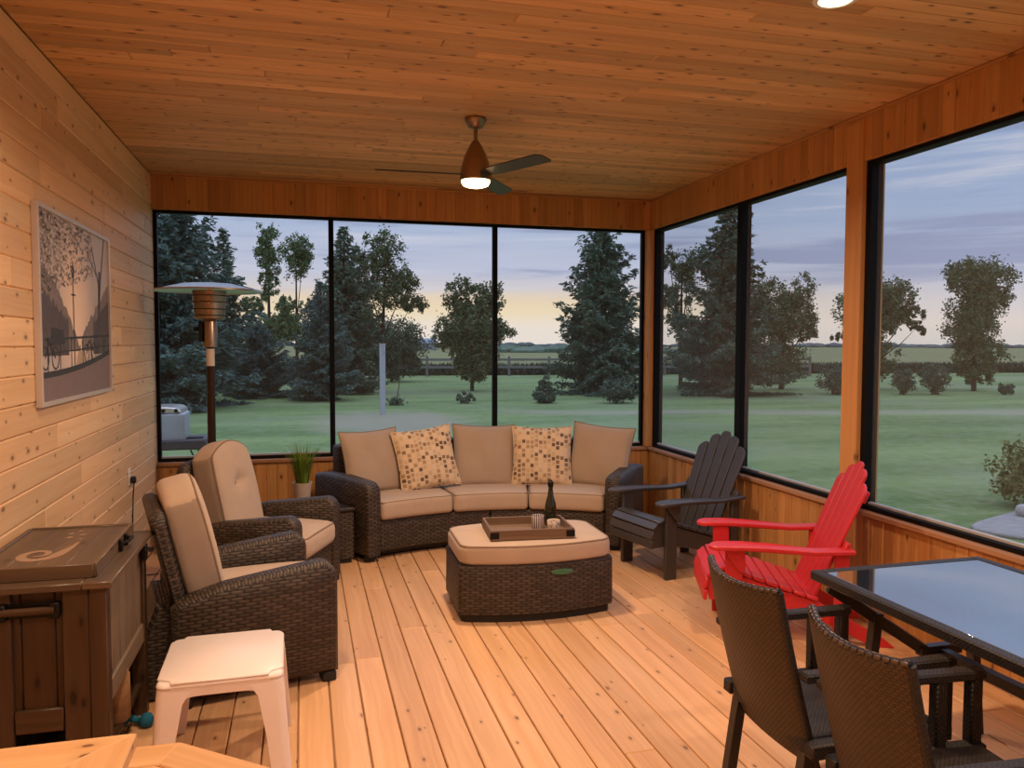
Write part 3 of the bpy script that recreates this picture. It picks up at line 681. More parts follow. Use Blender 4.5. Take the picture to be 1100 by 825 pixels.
# rail fence with posts, across the back of the lawn
t = thing('rail_fence', 'weathered two-rail fence along the far edge of the lawn', 'fence', (0, 52.5, G))
def fy(x): return -0.10*x*0.9
xs = [-14+2.75*i for i in range(19)]
for x in xs:
    mb = MB(); mb.box((x, fy(x), 0.65), (0.14, 0.14, 1.4), None, 0.01, 2); mb.build('post', M['fencewood'], t)
for z in (0.62, 1.12):
    mb = MB()
    for a, b_ in zip(xs, xs[1:]): mb.bar((a, fy(a)-0.09, z), (b_, fy(b_)-0.09, z), 0.05, 0.16)
    mb.build('rail', M['fencewood'], t)
k = 26000; X = nprng.uniform(-40, 62, k); Yy = 54.0-0.09*X+nprng.uniform(0, 1.6, k); Z = nprng.random(k)*0.75
tg = cards('rough_grass', np.stack([X, Yy, G+Z*0.8], 1), unit(np.stack([nprng.normal(size=k)*0.35, nprng.normal(size=k)*0.35, np.ones(k)], 1)), 0.45+0.4*nprng.random(k), 0.10+0.08*nprng.random(k), M['tallgrass'], None)
tag(tg, 'dark strip of rough tall grass along the fence at the far edge of the lawn', 'grass', kind='stuff')
# distant hedge and tree line at the horizon
def treeline(name, label, a0, a1, dist, h, n, mat, seed):
    r = np.random.default_rng(seed); mb = MB()
    for i in range(n):
        a = a0+(a1-a0)*(i+r.random())/n; d = dist*(1+0.05*r.normal()); hh = h*(0.55+0.6*r.random()**1.5); wd = h*(1.2+1.5*r.random())
        mb.lathe([(0.001, hh), (wd*0.45, hh*0.85), (wd*0.8, hh*0.5), (wd*0.85, hh*0.1), (wd*0.8, -0.1)], (d*math.sin(a), d*math.cos(a), G), 8)
    o = mb.build(name, mat); tag(o, label, 'tree line', kind='stuff'); return o
treeline('distant_trees', 'hazy row of distant trees on the horizon beyond the field', -0.15, 0.95, 640, 3.4, 170, M['hedge'], 3)
treeline('field_hedge', 'dark low hedge across the field behind the tallest back spruce', 0.24, 0.46, 210, 1.9, 60, M['spruce'], 5)
t = thing('barn', 'long low blue-grey barn far across the field, left of the two-topped tree', 'barn', (38.5, 255, G), -0.15)
mb = MB(); mb.box((0, 0, 1.1), (7.5, 5, 2.6), None, 0.02); mb.build('wall', M['barnwall'], t)
mb = MB(); mb.prism([(-2.9, 2.2), (2.9, 2.2), (0, 3.9)], (0, 0, 0), (0, 1, 0), (0, 0, 1), 8.0, 0.02); mb.build('roof', M['barnroof'], t)
# gas grill with a side shelf outside the left back window
t = thing('gas_grill', 'grey-blue gas grill with a dark side shelf outside the window, left of the heater pole', 'grill', (-1.45, 8.65, G))
mb = MB(); mb.rbox((0.12, 0, 1.335), (0.36, 0.42, 0.29), 0.02, (3, 3, 3)); mb.build('body', M['grillgrey'], t)
mb = MB(); mb.prism([(-0.42, 0), (0.14, 0), (0.13, 0.03), (0.09, 0.055), (0.0, 0.065), (-0.42, 0.065)], (0.13, 0.06, 1.482), (1, 0, 0), (0, 0, 1), 0.5, 0.01); l_ = mb.build('lid', M['steel'], t)
for x in (-0.10, 0.02, 0.14):
    mb = MB(); mb.lathe([(0.001, 0.03), (0.018, 0.028), (0.02, 0)], (0.13+x-0.05, -0.19, 1.512), 10, M=rotx(PI/2)); mb.build('knob', M['iron'], l_)
mb = MB(); mb.box((0.03, -0.02, 1.17), (0.95, 0.5, 0.10), None, 0.012, 0); mb.build('side_shelf', M['grilldark'], t)
mb = MB(); mb.bar((0.31, -0.15, 1.228), (0.47, -0.18, 1.235), 0.03, 0.015); mb.build('tongs', M['iron'], t)
mb = MB(); mb.box((-0.35, 0, 0.60), (0.42, 0.45, 1.04), None, 0.01, 2); mb.build('cabinet', M['grilldark'], t)
for sx in (-0.10, -0.62):
    mb = MB(); mb.box((sx, 0, 0.58), (0.05, 0.4, 1.16), None, 0.006, 2); mb.build('leg', M['grilldark'], t)
for sx in (0.36, 0.43):
    mb = MB(); mb.tube([(sx, -0.28, 1.12), (sx+0.05, -0.29, 1.02), (sx+0.04, -0.28, 0.98)], 0.008, 6); mb.build('hook', M['iron'], t)
# shrub and stone bed by the big right-hand window
mb = MB(); pts = [(9.0+2.1*math.cos(a)*(1+0.12*math.sin(3*a)), 6.75+1.15*math.sin(a)*(1+0.1*math.cos(4*a))) for a in [2*PI*i/40 for i in range(40)]]
pts = [(x+0.8, y+0.3) for x, y in pts]
mb.prism(pts, (0, 0, G+0.02), (1, 0, 0), (0, 1, 0), 0.05, 0.015); struct(mb.build('gravel_bed', M['gravel']))
for i, (x, y, s, lab) in enumerate(((8.75, 7.75, 0.16, 'small pale rock at the edge of the gravel bed outside the big right-hand window'), (8.5, 7.2, 0.2, 'larger pale rock lying under the yellow-green bush outside'), )):
    mb = MB(); r = np.random.default_rng(i+20)
    mb.rbox((0, 0, s*0.45), (s*1.5, s*1.1, s), s*0.48, (3, 3, 3), fn=lambda p: [p[0]*(1+0.15*math.sin(p[1]*30)), p[1]*(1+0.1*math.cos(p[0]*25)), p[2]])
    o = mb.build('rock', M['stone']); o.location = (x, y, G+0.045); tag(o, lab, 'rock', 'rocks in the gravel bed')
leafy('garden_bush', 'yellow-green bush on the gravel bed at the right edge of the view outside', 9.55, 8.15, 1.2, [(0, 0, 0.5, 0.62, 0.6, 0.5), (0.35, -0.2, 0.55, 0.45, 0.45, 0.45)], M['olive'], 3600, 0.015, 0.075, cat='shrub', wob=0.2)
# ------------------------------------------------------------------ furniture
def arc(cx, cy, r, a0, a1, n=6):
    return [(cx+r*math.cos(math.radians(a0+(a1-a0)*i/n)), cy+r*math.sin(math.radians(a0+(a1-a0)*i/n))) for i in range(n+1)]
def cushion(parent, name, w, l, t, o, A, B, arch=0.0, taper=0.0, r=0.045, puff=0.02, tuft=False, mats=None, n=(8, 8, 3)):
    """cushion spanned by A (width) and B (length), thickness along AxB; returns main mesh, with piping as its child"""
    A = Vector(A).normalized(); B = Vector(B).normalized(); N = A.cross(B); o = Vector(o)
    def fn(p):
        x, y, z = p; k = max(0.0, y/(l/2))
        x2 = x*(1-taper*k*k); y2 = y-arch*(x/(w/2))**2*max(0, y/(l/2))
        if tuft: z = z-0.040*math.exp(-((x2)**2+(y2-0.02)**2)/0.0035)-0.016*math.exp(-((y2-0.02-0.12*x2)/0.020)**2)*max(0, 1-abs(x2)/0.16) if z > 0 else z
        q = o+A*x2+B*y2+N*z
        return (q.x, q.y, q.z)
    mb = MB(); mb.rbox((0, 0, 0), (w, l, t), r, n, puff, fn=fn)
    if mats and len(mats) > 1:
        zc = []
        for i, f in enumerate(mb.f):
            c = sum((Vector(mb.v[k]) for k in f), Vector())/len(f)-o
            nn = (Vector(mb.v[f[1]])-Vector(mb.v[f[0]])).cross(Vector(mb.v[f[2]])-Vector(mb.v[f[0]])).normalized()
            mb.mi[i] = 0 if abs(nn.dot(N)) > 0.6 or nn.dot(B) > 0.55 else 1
    c = mb.build(name, mats or M['tan'], parent, 180)
    pb = MB(); h = (w/2-r*0.30, l/2-r*0.30); rr = r*0.7; pts = []
    for (cx, cy, a0) in ((h[0]-rr, h[1]-rr, 0), (-h[0]+rr, h[1]-rr, 90), (-h[0]+rr, -h[1]+rr, 180), (h[0]-rr, -h[1]+rr, 270)):
        pts += arc(cx, cy, rr, a0, a0+90, 4)
    # add points along straight runs
    full = []
    for i in range(len(pts)):
        a, b = pts[i], pts[(i+1) % len(pts)]; d = math.hypot(a[0]-b[0], a[1]-b[1]); k = max(1, int(d/0.06))
        full += [(a[0]+(b[0]-a[0])*j/k, a[1]+(b[1]-a[1])*j/k) for j in range(k)]
    def pf(x, y):
        k = math.sqrt(max(0, 1-(x/(w/2))**2)*max(0, 1-(y/(l/2))**2)); z = t/2-r*0.30; return fn((x, y, z+puff*k*z/(t/2)))
    pb.tube([pf(x, y) for x, y in full], 0.006, 6, closed=True)
    pb.build('piping', M['pipe'], c)
    return c
# ---- wicker recliner armchairs
def armchair(name, label, loc, rz):
    t = thing(name, label, 'armchair', loc, rz, 'wicker recliner armchairs')
    prof = [(0.42, 0.05)]+[(0.42, 0.50)]+arc(0.335, 0.525, 0.085, 0, 80, 6)[0:]+[(-0.10, 0.558), (-0.315, 0.505), (-0.345, 0.46), (-0.345, 0.05)]
    for s_ in (-1, 1):
        mb = MB(); mb.prism(prof, (0, s_*0.328, 0), (1, 0, 0), (0, 0, 1), 0.125, 0.022, off=(0, 0), side_u=True)
        mb.build('arm', M['wicker'], t, 50)
        for x in (0.375, -0.30):
            mb = MB(); mb.box((x, s_*0.34, 0.025), (0.07, 0.08, 0.05), None, 0.006); mb.build('foot', M['plug'], t)
    mb = MB(); mb.box((0.02, 0, 0.20), (0.76, 0.535, 0.22), None, 0.012, 1, off=(0, 0)); mb.build('seat_base', M['wicker'], t)
    mb = MB(); mb.prism([(-0.30, 0.46), (-0.40, 0.46), (-0.50, 0.20), (-0.545, 0.04), (-0.52, 0.0), (-0.30, 0.0)], (0, 0, 0), (1, 0, 0), (0, 0, 1), 0.46, 0.02, off=(0, 0), side_u=True)
    mb.build('back_skirt', M['wicker'], t)
    lean = math.radians(12.5); up = Vector((-math.sin(lean), 0, math.cos(lean)))
    bp_ = [(-0.315, 0), (0.315, 0), (0.315, 0.51)]+arc(0.245, 0.51, 0.07, 0, 80, 5)+[(0.0, 0.60)]+arc(-0.245, 0.51, 0.07, 100, 180, 5)+[(-0.315, 0.51)]
    mb = MB(); mb.prism(bp_, Vector((-0.275, 0, 0.345)), (0, 1, 0), up, 0.07, 0.018, off=(0, 0), side_u=True); mb.build('backrest', M['wicker'], t, 50)
    cushion(t, 'seat_cushion', 0.66, 0.525, 0.15, (0.11, 0, 0.385), (1, 0, -0.02), (0, 1, 0), r=0.05, puff=0.025)
    ctr = Vector((-0.262, 0, 0.395))+up*0.31+Vector((math.cos(lean), 0, math.sin(lean)))*0.10
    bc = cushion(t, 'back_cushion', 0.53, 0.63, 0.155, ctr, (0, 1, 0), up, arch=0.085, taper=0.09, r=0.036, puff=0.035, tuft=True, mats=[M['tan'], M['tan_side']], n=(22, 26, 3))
    mb = MB(); mb.lathe([(0.001, 0.006), (0.011, 0.003), (0.014, -0.004)], tuple(ctr+Vector((math.cos(lean), 0, math.sin(lean)))*0.063+up*0.02), 10, M=roty(PI/2-lean)); mb.build('button', M['tan_side'], bc)
    mb = MB(); mb.box((0.435, -0.17, 0.20), (0.022, 0.05, 0.11), None, 0.008); mb.build('release_lever', M['track'], t)
    return t
armchair('armchair', 'brown wicker armchair with tan cushions directly behind the white side table', (-0.335, 4.235, 0), math.radians(13))
armchair('armchair', 'brown wicker armchair with tan cushions in the far corner below the patio heater', (-0.285, 5.49, 0), math.radians(-23))
# ---- curved wicker sofa
R0 = 1.745; OFF = 2.15; HA = math.radians(31.2)
st = Vector((1.36, 4.54, 0)); ra = math.radians(-4.5)
sl = st+Vector((math.sin(-ra)*OFF, math.cos(ra)*OFF, 0))
sofa = thing('curved_sofa', 'curved brown wicker sofa with tan seat cushions along the back windows', 'sofa', sl, ra)
def sw(p):
    a = p[0]/R0; r = R0+p[1]; return (r*math.sin(a), r*math.cos(a)-OFF, p[2])
SL = HA*R0
for k in (-1, 1):
    mb = MB(); mb.rbox((k*SL/2, 0.37, 0.185), (SL-0.004, 0.72, 0.25), 0.018, (16, 4, 3)); mb.warp(sw); mb.build('seat_base', M['wicker'], sofa, 50)
    mb = MB(); mb.rbox((k*SL/2, 0.70, 0.56), (SL, 0.14, 0.56), 0.03, (16, 2, 4)); mb.warp(sw); mb.build('backrest', M['wicker'], sofa, 50)
mb = MB(); mb.rbox((0, 0.40, 0.045), (SL*2-0.1, 0.66, 0.05), 0.01, (20, 2, 2)); mb.warp(sw); mb.build('plinth', M['plug'], sofa)
for k in (-1, 0, 1):
    c3 = 2*SL/3
    mb = MB(); mb.rbox((k*c3, 0.275, 0.385), (c3-0.006, 0.60, 0.15), 0.035, (12, 5, 3), 0.012); mb.warp(sw); c = mb.build('seat_cushion', M['tan'], sofa, 180)
    mb = MB(); pts = []
    for (x0, y0, x1, y1) in ((-1, -1, 1, -1), (1, -1, 1, 1), (1, 1, -1, 1), (-1, 1, -1, -1)):
        for i in range(10):
            f = i/10; pts.append(sw((k*c3+(x0+(x1-x0)*f)*(c3/2-0.014), 0.275+(y0+(y1-y0)*f)*0.288, 0.449)))
    mb.tube(pts, 0.0055, 6, closed=True); mb.build('piping', M['pipe'], c)
prof = [(-0.03, 0.05), (-0.03, 0.52)]+[(0.055+0.085*math.cos(math.radians(a)), 0.535+0.085*math.sin(math.radians(a))) for a in (180, 160, 140, 120, 100)]+[(0.35, 0.635), (0.62, 0.63), (0.76, 0.61), (0.77, 0.05)]
for k in (-1, 1):
    ang = k*(HA+0.042); A = Vector((math.sin(ang), math.cos(ang), 0)); o = A*R0+Vector((0, -OFF, 0))
    mb = MB(); mb.prism(prof, o, A, (0, 0, 1), 0.14, 0.025, off=(0, 0), side_u=True); mb.build('arm', M['wicker'], sofa, 50)
    mb = MB(); mb.box(tuple(o+A*0.05+Vector((0, 0, 0.025))), (0.08, 0.08, 0.05), None, 0.006); mb.build('foot', M['plug'], sofa)
# ---- scatter cushions on the sofa
def pillow(name, label, mat, s, d, z, size, lean, yaw=0.0, roll=0.0, group=None, th=0.15):
    mb = MB(); n = 18; V = []; F = []; U = []
    for sd in (1, -1):
        b = len(V)
        for j in range(n+1):
            for i in range(n+1):
                x = -1+2*i/n; y = -1+2*j/n
                x = math.sin(x*PI/2)*0.35+x*0.65; y = math.sin(y*PI/2)*0.35+y*0.65
                t_ = th/2*((1-x*x)*(1-y*y)+1e-9)**0.38
                X = x*size/2*(1-0.075*(1-y*y)); Y = y*size/2*(1-0.075*(1-x*x))
                t_ += 0.010*math.sin(5*x+3*y+s*9)*(1-x*x)*(1-y*y)
                V.append((X, -sd*t_, Y))
        for j in range(n):
            for i in range(n):
                k = b+j*(n+1)+i; q = [k, k+1, k+n+2, k+n+1]
                if sd < 0: q = q[::-1]
                F.append(q); U.append([(V[w_][0]+0.4, V[w_][2]+0.4) for w_ in q])
    mb.add(V, F, U)
    a = s/R0; r = R0+d
    base = Vector((sl.x, sl.y, 0))+rotz(ra) @ Vector((r*math.sin(a), r*math.cos(a)-OFF, z))
    o = mb.build(name, mat, None, 180)
    pb = MB(); pts = []
    for (x0, y0, x1, y1) in ((-1, -1, 1, -1), (1, -1, 1, 1), (1, 1, -1, 1), (-1, 1, -1, -1)):
        for i in range(12):
            f = i/12; x = x0+(x1-x0)*f; y = y0+(y1-y0)*f
            pts.append((x*size/2*(1-0.075*(1-y*y)), 0, y*size/2*(1-0.075*(1-x*x))))
    pb.tube(pts, 0.005, 6, closed=True); pb.build('piping', M['pipe'] if mat is M['pillow'] else mat, o)
    o.matrix_world = Matrix.Translation(base) @ (rotz(ra-a+yaw) @ rotx(lean) @ Matrix.Rotation(roll, 3, 'Y')).to_4x4()
    tag(o, label, 'pillow', group); return o
PG = 'scatter pillows on the curved sofa'
pillow('throw_pillow', 'plain tan pillow at the left end of the curved sofa', M['pillow'], -0.80, 0.43, 0.71, 0.54, -0.26, 0.05, -0.02, PG)
pillow('throw_pillow', 'square-patterned pillow tilted in front of the plain pillow at the left end of the sofa', M['patt'], -0.435, 0.33, 0.715, 0.53, -0.30, -0.02, -0.11, PG)
pillow('throw_pillow', 'plain tan pillow in the middle of the sofa between the two patterned ones', M['pillow'], 0.005, 0.42, 0.705, 0.56, -0.27, 0.0, 0.03, PG)
pillow('throw_pillow', 'square-patterned pillow standing upright on the right half of the sofa, above the bottle', M['patt'], 0.42, 0.37, 0.705, 0.53, -0.27, 0.02, 0.0, PG)
pillow('throw_pillow', 'plain tan pillow at the right end of the sofa beside the charcoal chair', M['pillow'], 0.83, 0.43, 0.71, 0.56, -0.25, -0.10, 0.08, PG)
# ---- wedge side table with potted grass
t = thing('wicker_side_table', 'small wicker wedge table with dark top between the far armchair and the sofa', 'side table', (0.1, 6.25, 0))
poly = [(0.28, -0.17), (0.01, 0.36), (-0.30, 0.30), (-0.17, -0.26)]
mb = MB(); mb.prism([(x*0.96, y*0.96) for x, y in poly], (0, 0, 0.215), (1, 0, 0), (0, 1, 0), 0.37, 0.01, off=(0, 0), side_u=False); mb.uv = [[(u, v) for u, v in f] for f in mb.uv]; mb.build('body', M['wicker'], t)
mb = MB(); mb.prism(poly, (0, 0, 0.415), (1, 0, 0), (0, 1, 0), 0.03, 0.008); mb.build('top', M['tableframe'], t)
mb = MB(); mb.prism([(x*0.9, y*0.9) for x, y in poly], (0, 0, 0.015), (1, 0, 0), (0, 1, 0), 0.03, 0.004); mb.build('plinth', M['plug'], t)
t = thing('potted_grass', 'tuft of bright green grass in a small pale pot on the wicker wedge table', 'potted plant', (-0.01, 6.36, 0.43))
mb = MB(); mb.lathe([(0.001, 0.0), (0.054, 0.0), (0.074, 0.155), (0.076, 0.165), (0.068, 0.165), (0.064, 0.15), (0.001, 0.15)], (0, 0, 0), 24); mb.build('pot', M['pot'], t)
mb = MB(); mb.lathe([(0.064, 0.148), (0.03, 0.156), (0.001, 0.158)], (0, 0, 0), 16); mb.build('soil', M['soil'], t)
mb = MB()
for i in range(260):
    a = rnd.random()*2*PI; r0 = 0.045*math.sqrt(rnd.random()); L = rnd.uniform(0.18, 0.36); sp = rnd.uniform(0.05, 0.60)*L
    d = Vector((math.cos(a), math.sin(a), 0)); sd = Vector((-d.y, d.x, 0))*0.0035
    P = [d*r0+Vector((0, 0, 0.15)), d*(r0+sp*0.3)+Vector((0, 0, 0.15+L*0.55)), d*(r0+sp)+Vector((0, 0, 0.15+L*(1.0-0.2*sp/L)))]
    V = [P[0]-sd, P[0]+sd, P[1]+sd*0.8, P[1]-sd*0.8, P[2]]
    mb.add(V, [[0, 1, 2, 3], [3, 2, 4]], [[(0, 0)]*4, [(0, 0)]*3])
o = mb.build('grass', M['blades'], t)
# ---- ottoman
t = thing('wicker_ottoman', 'bow-fronted brown wicker ottoman with a tan cushion top in the middle of the floor', 'ottoman', (1.40, 4.845, 0), math.radians(-1.5))
def ottpoly(hw, hd, bul, r=0.03):
    P = []
    for (x0, sgn) in ((1, 1), (-1, -1)):
        xs = [hw-r*(1-math.sin(PI/2*(i+1)/5)) for i in range(5)]; xs = sorted(set([-a for a in xs]+[(hw-r)*(-1+2*i/10) for i in range(11)]+xs), reverse=True)
        for x in xs:
            x *= x0; k = 1-(x/hw)**2; e = max(0, (abs(x)-(hw-r))/r)
            P.append((x, sgn*(hd+bul*k-r*(1-math.sqrt(max(0, 1-e*e))))))
    return P
mb = MB(); mb.loft([[(x, y, z) for x, y in ottpoly(0.495*k_, 0.265*k_, 0.085)] for z, k_ in ((0.05, 1.0), (0.06, 1.005), (0.335, 1.0), (0.35, 0.985), (0.352, 0.93))]); mb.build('base', M['wicker'], t, 50)
mb = MB(); mb.loft([[(x, y, z) for x, y in ottpoly(0.475, 0.25, 0.08)] for z in (0.0, 0.055)]); mb.build('plinth', M['plug'], t, 50)
mb = MB(); hh = [(0.352, 0.955), (0.36, 0.975), (0.375, 0.985), (0.435, 0.985), (0.452, 0.975), (0.464, 0.955), (0.470, 0.92), (0.474, 0.8), (0.477, 0.5)]
mb.loft([[(x, y, z) for x, y in ottpoly(0.495*k_, 0.262*k_, 0.085*k_, 0.06)] for z, k_ in hh]); c = mb.build('cushion', [M['tan']], t, 60)
mb = MB(); mb.tube([(x, y, 0.462) for x, y in ottpoly(0.495*0.96, 0.262*0.96, 0.085*0.96, 0.055)], 0.0055, 6, closed=True); mb.build('piping', M['pipe'], c)
mb = MB(); mb.lathe([(0.001, 0.003), (0.064, 0.0025), (0.07, 0)], (0, 0, 0), 24, M=rotx(PI/2) @ Matrix.Diagonal((1, 0.27, 1)))
o = mb.build('maker_label', M['greenlabel'], t); o.location = (0.13, -0.353, 0.30); o['label'] = 'green oval label'
# ---- tray with two cups and a bottle
TZ = 0.478
t = thing('serving_tray', 'weathered wooden serving tray on the ottoman cushion', 'tray', (1.385, 4.80, TZ), math.radians(-5))
mb = MB(); mb.box((0, 0, 0.008), (0.50, 0.36, 0.012), None, 0.002, 0); mb.build('bottom', M['tray'], t)
for s_ in (-1, 1):
    mb = MB(); mb.box((0, s_*0.185, 0.032), (0.53, 0.016, 0.064), None, 0.002, 0); mb.build('side', M['tray'], t)
    mb = MB(); mb.box((s_*0.257, 0, 0.032), (0.016, 0.354, 0.064), None, 0.002, 1); mb.build('end', M['tray'], t)
    for sy in (-1, 1):
        mb = MB(); mb.box((s_*0.240, sy*0.1945, 0.032), (0.056, 0.003, 0.04), None, 0.001); mb.build('corner_plate', M['iron'], t)
def cup(label, mat, loc, h, r):
    mb = MB(); mb.lathe([(0.001, 0), (r*0.92, 0), (r, 0.006), (r, h-0.004), (r-0.002, h), (r-0.005, h-0.002), (r-0.006, 0.012), (0.001, 0.010)], (0, 0, 0), 32)
    o = mb.build('cup', mat, None, 50); o.location = loc; tag(o, label, 'cup', 'cups on the serving tray'); return o
cup('taller cup with dark blue stripes on the serving tray', M['cup1'], (1.47, 4.845, TZ+0.015), 0.082, 0.040)
cup('shorter speckled cup beside the striped one, nearer the tray corner', M['cup2'], (1.565, 4.80, TZ+0.015), 0.055, 0.043)
t = thing('wine_bottle', 'dark green bottle standing on the tray behind the cups', 'bottle', (1.575, 4.90, TZ+0.015))
mb = MB(); mb.lathe([(0.001, 0), (0.036, 0), (0.040, 0.006), (0.040, 0.10), (0.036, 0.14), (0.020, 0.20), (0.015, 0.235), (0.0145, 0.275), (0.001, 0.275)], (0, 0, 0), 24); mb.build('glass', M['bottle'], t, 50)
mb = MB(); mb.lathe([(0.017, 0.255), (0.0185, 0.262), (0.0185, 0.287), (0.012, 0.292), (0.010, 0.30), (0.001, 0.302)], (0, 0, 0), 18); mb.build('stopper', M['iron'], t, 50)
# ---- adirondack chairs
def adirondack(label, mat, loc, rz):
    t = thing('adirondack_chair', label, 'chair', loc, rz, 'slatted garden chairs by the right wall')
    for s_ in (-1, 1):
        # side rail that carries the seat
        rail = [(0.455, 0.235), (0.468, 0.30), (0.465, 0.36), (0.44, 0.39), (0.38, 0.402), (0.25, 0.365), (0.05, 0.30), (-0.15, 0.24), (-0.50, 0.05), (-0.56, 0.0), (-0.44, 0.0), (-0.20, 0.12), (0.05, 0.18), (0.30, 0.235), (0.40, 0.235)]
        mb = MB(); mb.prism(rail, (0, s_*0.235, 0), (1, 0, 0), (0, 0, 1), 0.026, 0.003); mb.build('side_rail', mat, t)
        mb = MB(); mb.box((0.325, s_*0.268, 0.275), (0.095, 0.036, 0.55), None, 0.004, 2); mb.build('leg', mat, t)
        mb = MB(); mb.box((-0.255, s_*0.285, 0.275), (0.075, 0.032, 0.55), None, 0.004, 2); mb.build('rear_post', mat, t)
        pl_ = [(-0.31, -0.045), (-0.31, 0.045), (-0.1, 0.045), (0.15, 0.062), (0.30, 0.070)]+arc(0.40, 0.0, 0.07, 80, -80, 8)+[(0.30, -0.070), (0.15, -0.062), (-0.1, -0.045)]
        mb = MB(); mb.prism(pl_, (0, s_*0.30, 0.563), (1, 0, 0), (0, 1, 0), 0.024, 0.005)
        mb.v = [(x, y, z-0.022*math.exp(-((x+0.12)/0.22)**2)+(0.0 if x < 0.3 else -0.010*((x-0.3)/0.17)**2)) for x, y, z in mb.v]
        mb.build('arm', mat, t, 40)
        mb = MB(); mb.prism([(0.0, 0.0), (0.11, 0.0), (0.09, -0.05), (0.03, -0.13), (0.0, -0.14)], (0.27, s_*0.30, 0.55), (1, 0, 0), (0, 0, 1), 0.024, 0.003); mb.build('arm_bracket', mat, t)
    # seat slats following the rail
    path = [(0.478, 0.265, 84), (0.474, 0.330, 70), (0.448, 0.388, 42), (0.393, 0.418, 10), (0.325, 0.408, 16), (0.255, 0.387, 18), (0.182, 0.362, 18), (0.108, 0.338, 18), (0.034, 0.314, 18), (-0.04, 0.290, 18), (-0.11, 0.268, 18)]
    for i, (x, z, a) in enumerate(path):
        mb = MB(); mb.box((x, 0, z), (0.064 if i > 3 else 0.060, 0.53, 0.020), Matrix.Rotation(math.radians(a if i < 3 else -a if i > 3 else 10), 3, 'Y'), 0.004, 1)
        mb.build('seat_slat', mat, t)
    lean = math.radians(22.5); up = Vector((-math.sin(lean), 0, math.cos(lean))); o = Vector((-0.10, 0, 0.20))
    lens = [0.76, 0.84, 0.875, 0.84, 0.76]
    for i in range(5):
        k = i-2; L = lens[i]; b0 = k*0.089; b1 = k*0.108; w0 = 0.0385; w1 = 0.0475
        side = Vector((0, 1, 0))
        top = [(b1+w1*math.cos(math.radians(a)), L-0.030+0.030*math.sin(math.radians(a))+(-abs(k)*0.012*((math.cos(math.radians(a)))*(1 if k > 0 else -1)))) for a in (0, 30, 60, 90, 120, 150, 180)]
        pl_ = [(b0-w0, 0), (b0+w0, 0)]+top
        mb = MB(); mb.prism(pl_, o, side, up, 0.020, 0.004); mb.build('back_slat', mat, t)
    for l, w in ((0.40, 0.60), (0.70, 0.46)):
        mb = MB(); c = o+up*l+Vector((-math.cos(lean), 0, -math.sin(lean)))*0.024; mb.box(tuple(c), (0.024, w, 0.07), Matrix.Rotation(-lean, 3, 'Y'), 0.004, 1); mb.build('back_brace', mat, t)
    return t
adirondack('charcoal slatted garden chair in the back corner by the right windows', M['black_poly'], (2.80, 5.41, 0), math.radians(191.7))
adirondack('bright red slatted garden chair by the right wall', M['red'], (2.745, 4.03, 0), math.radians(158))
# ---- dining table
t = thing('dining_table', 'dark patio dining table with a tinted glass top by the right windows', 'table', (2.52, 1.93, 0))
hx, hy, z1 = 0.44, 0.93, 0.73
for s_ in (-1, 1):
    mb = MB(); mb.box((s_*(hx-0.025), 0, z1-0.02), (0.05, 2*hy, 0.04), None, 0.006, 1); mb.build('frame_rail', M['finedark'], t)
    mb = MB(); mb.box((0, s_*(hy-0.025), z1-0.02), (2*hx-0.1, 0.05, 0.04), None, 0.006, 0); mb.build('frame_rail', M['finedark'], t)
mb = MB(); mb.box((0, 0, z1-0.006), (2*hx-0.1, 2*hy-0.1, 0.008), None, 0.0008); mb.build('glass_top', M['tableglass'], t)
for s_ in (-1, 1):
    y = s_*0.68
    for k in (-1, 1):
        mb = MB(); mb.bar((k*0.41, y+s_*0.16, z1-0.05), (k*0.07, y, 0.44), 0.035, 0.045); mb.build('brace', M['tableframe'], t)
        mb = MB(); mb.bar((k*0.24, y+s_*0.08, 0.585), (k*0.30, y+s_*0.09, 0.0), 0.04, 0.04, (1, 0, 0)); mb.build('leg', M['tableframe'], t)
    mb = MB(); mb.bar((-0.10, y, 0.44), (0.10, y, 0.44), 0.04, 0.04); mb.build('cross_bar', M['tableframe'], t)
mb = MB(); mb.bar((0, -0.68, 0.43), (0, 0.68, 0.43), 0.04, 0.04); mb.build('stretcher', M['tableframe'], t)
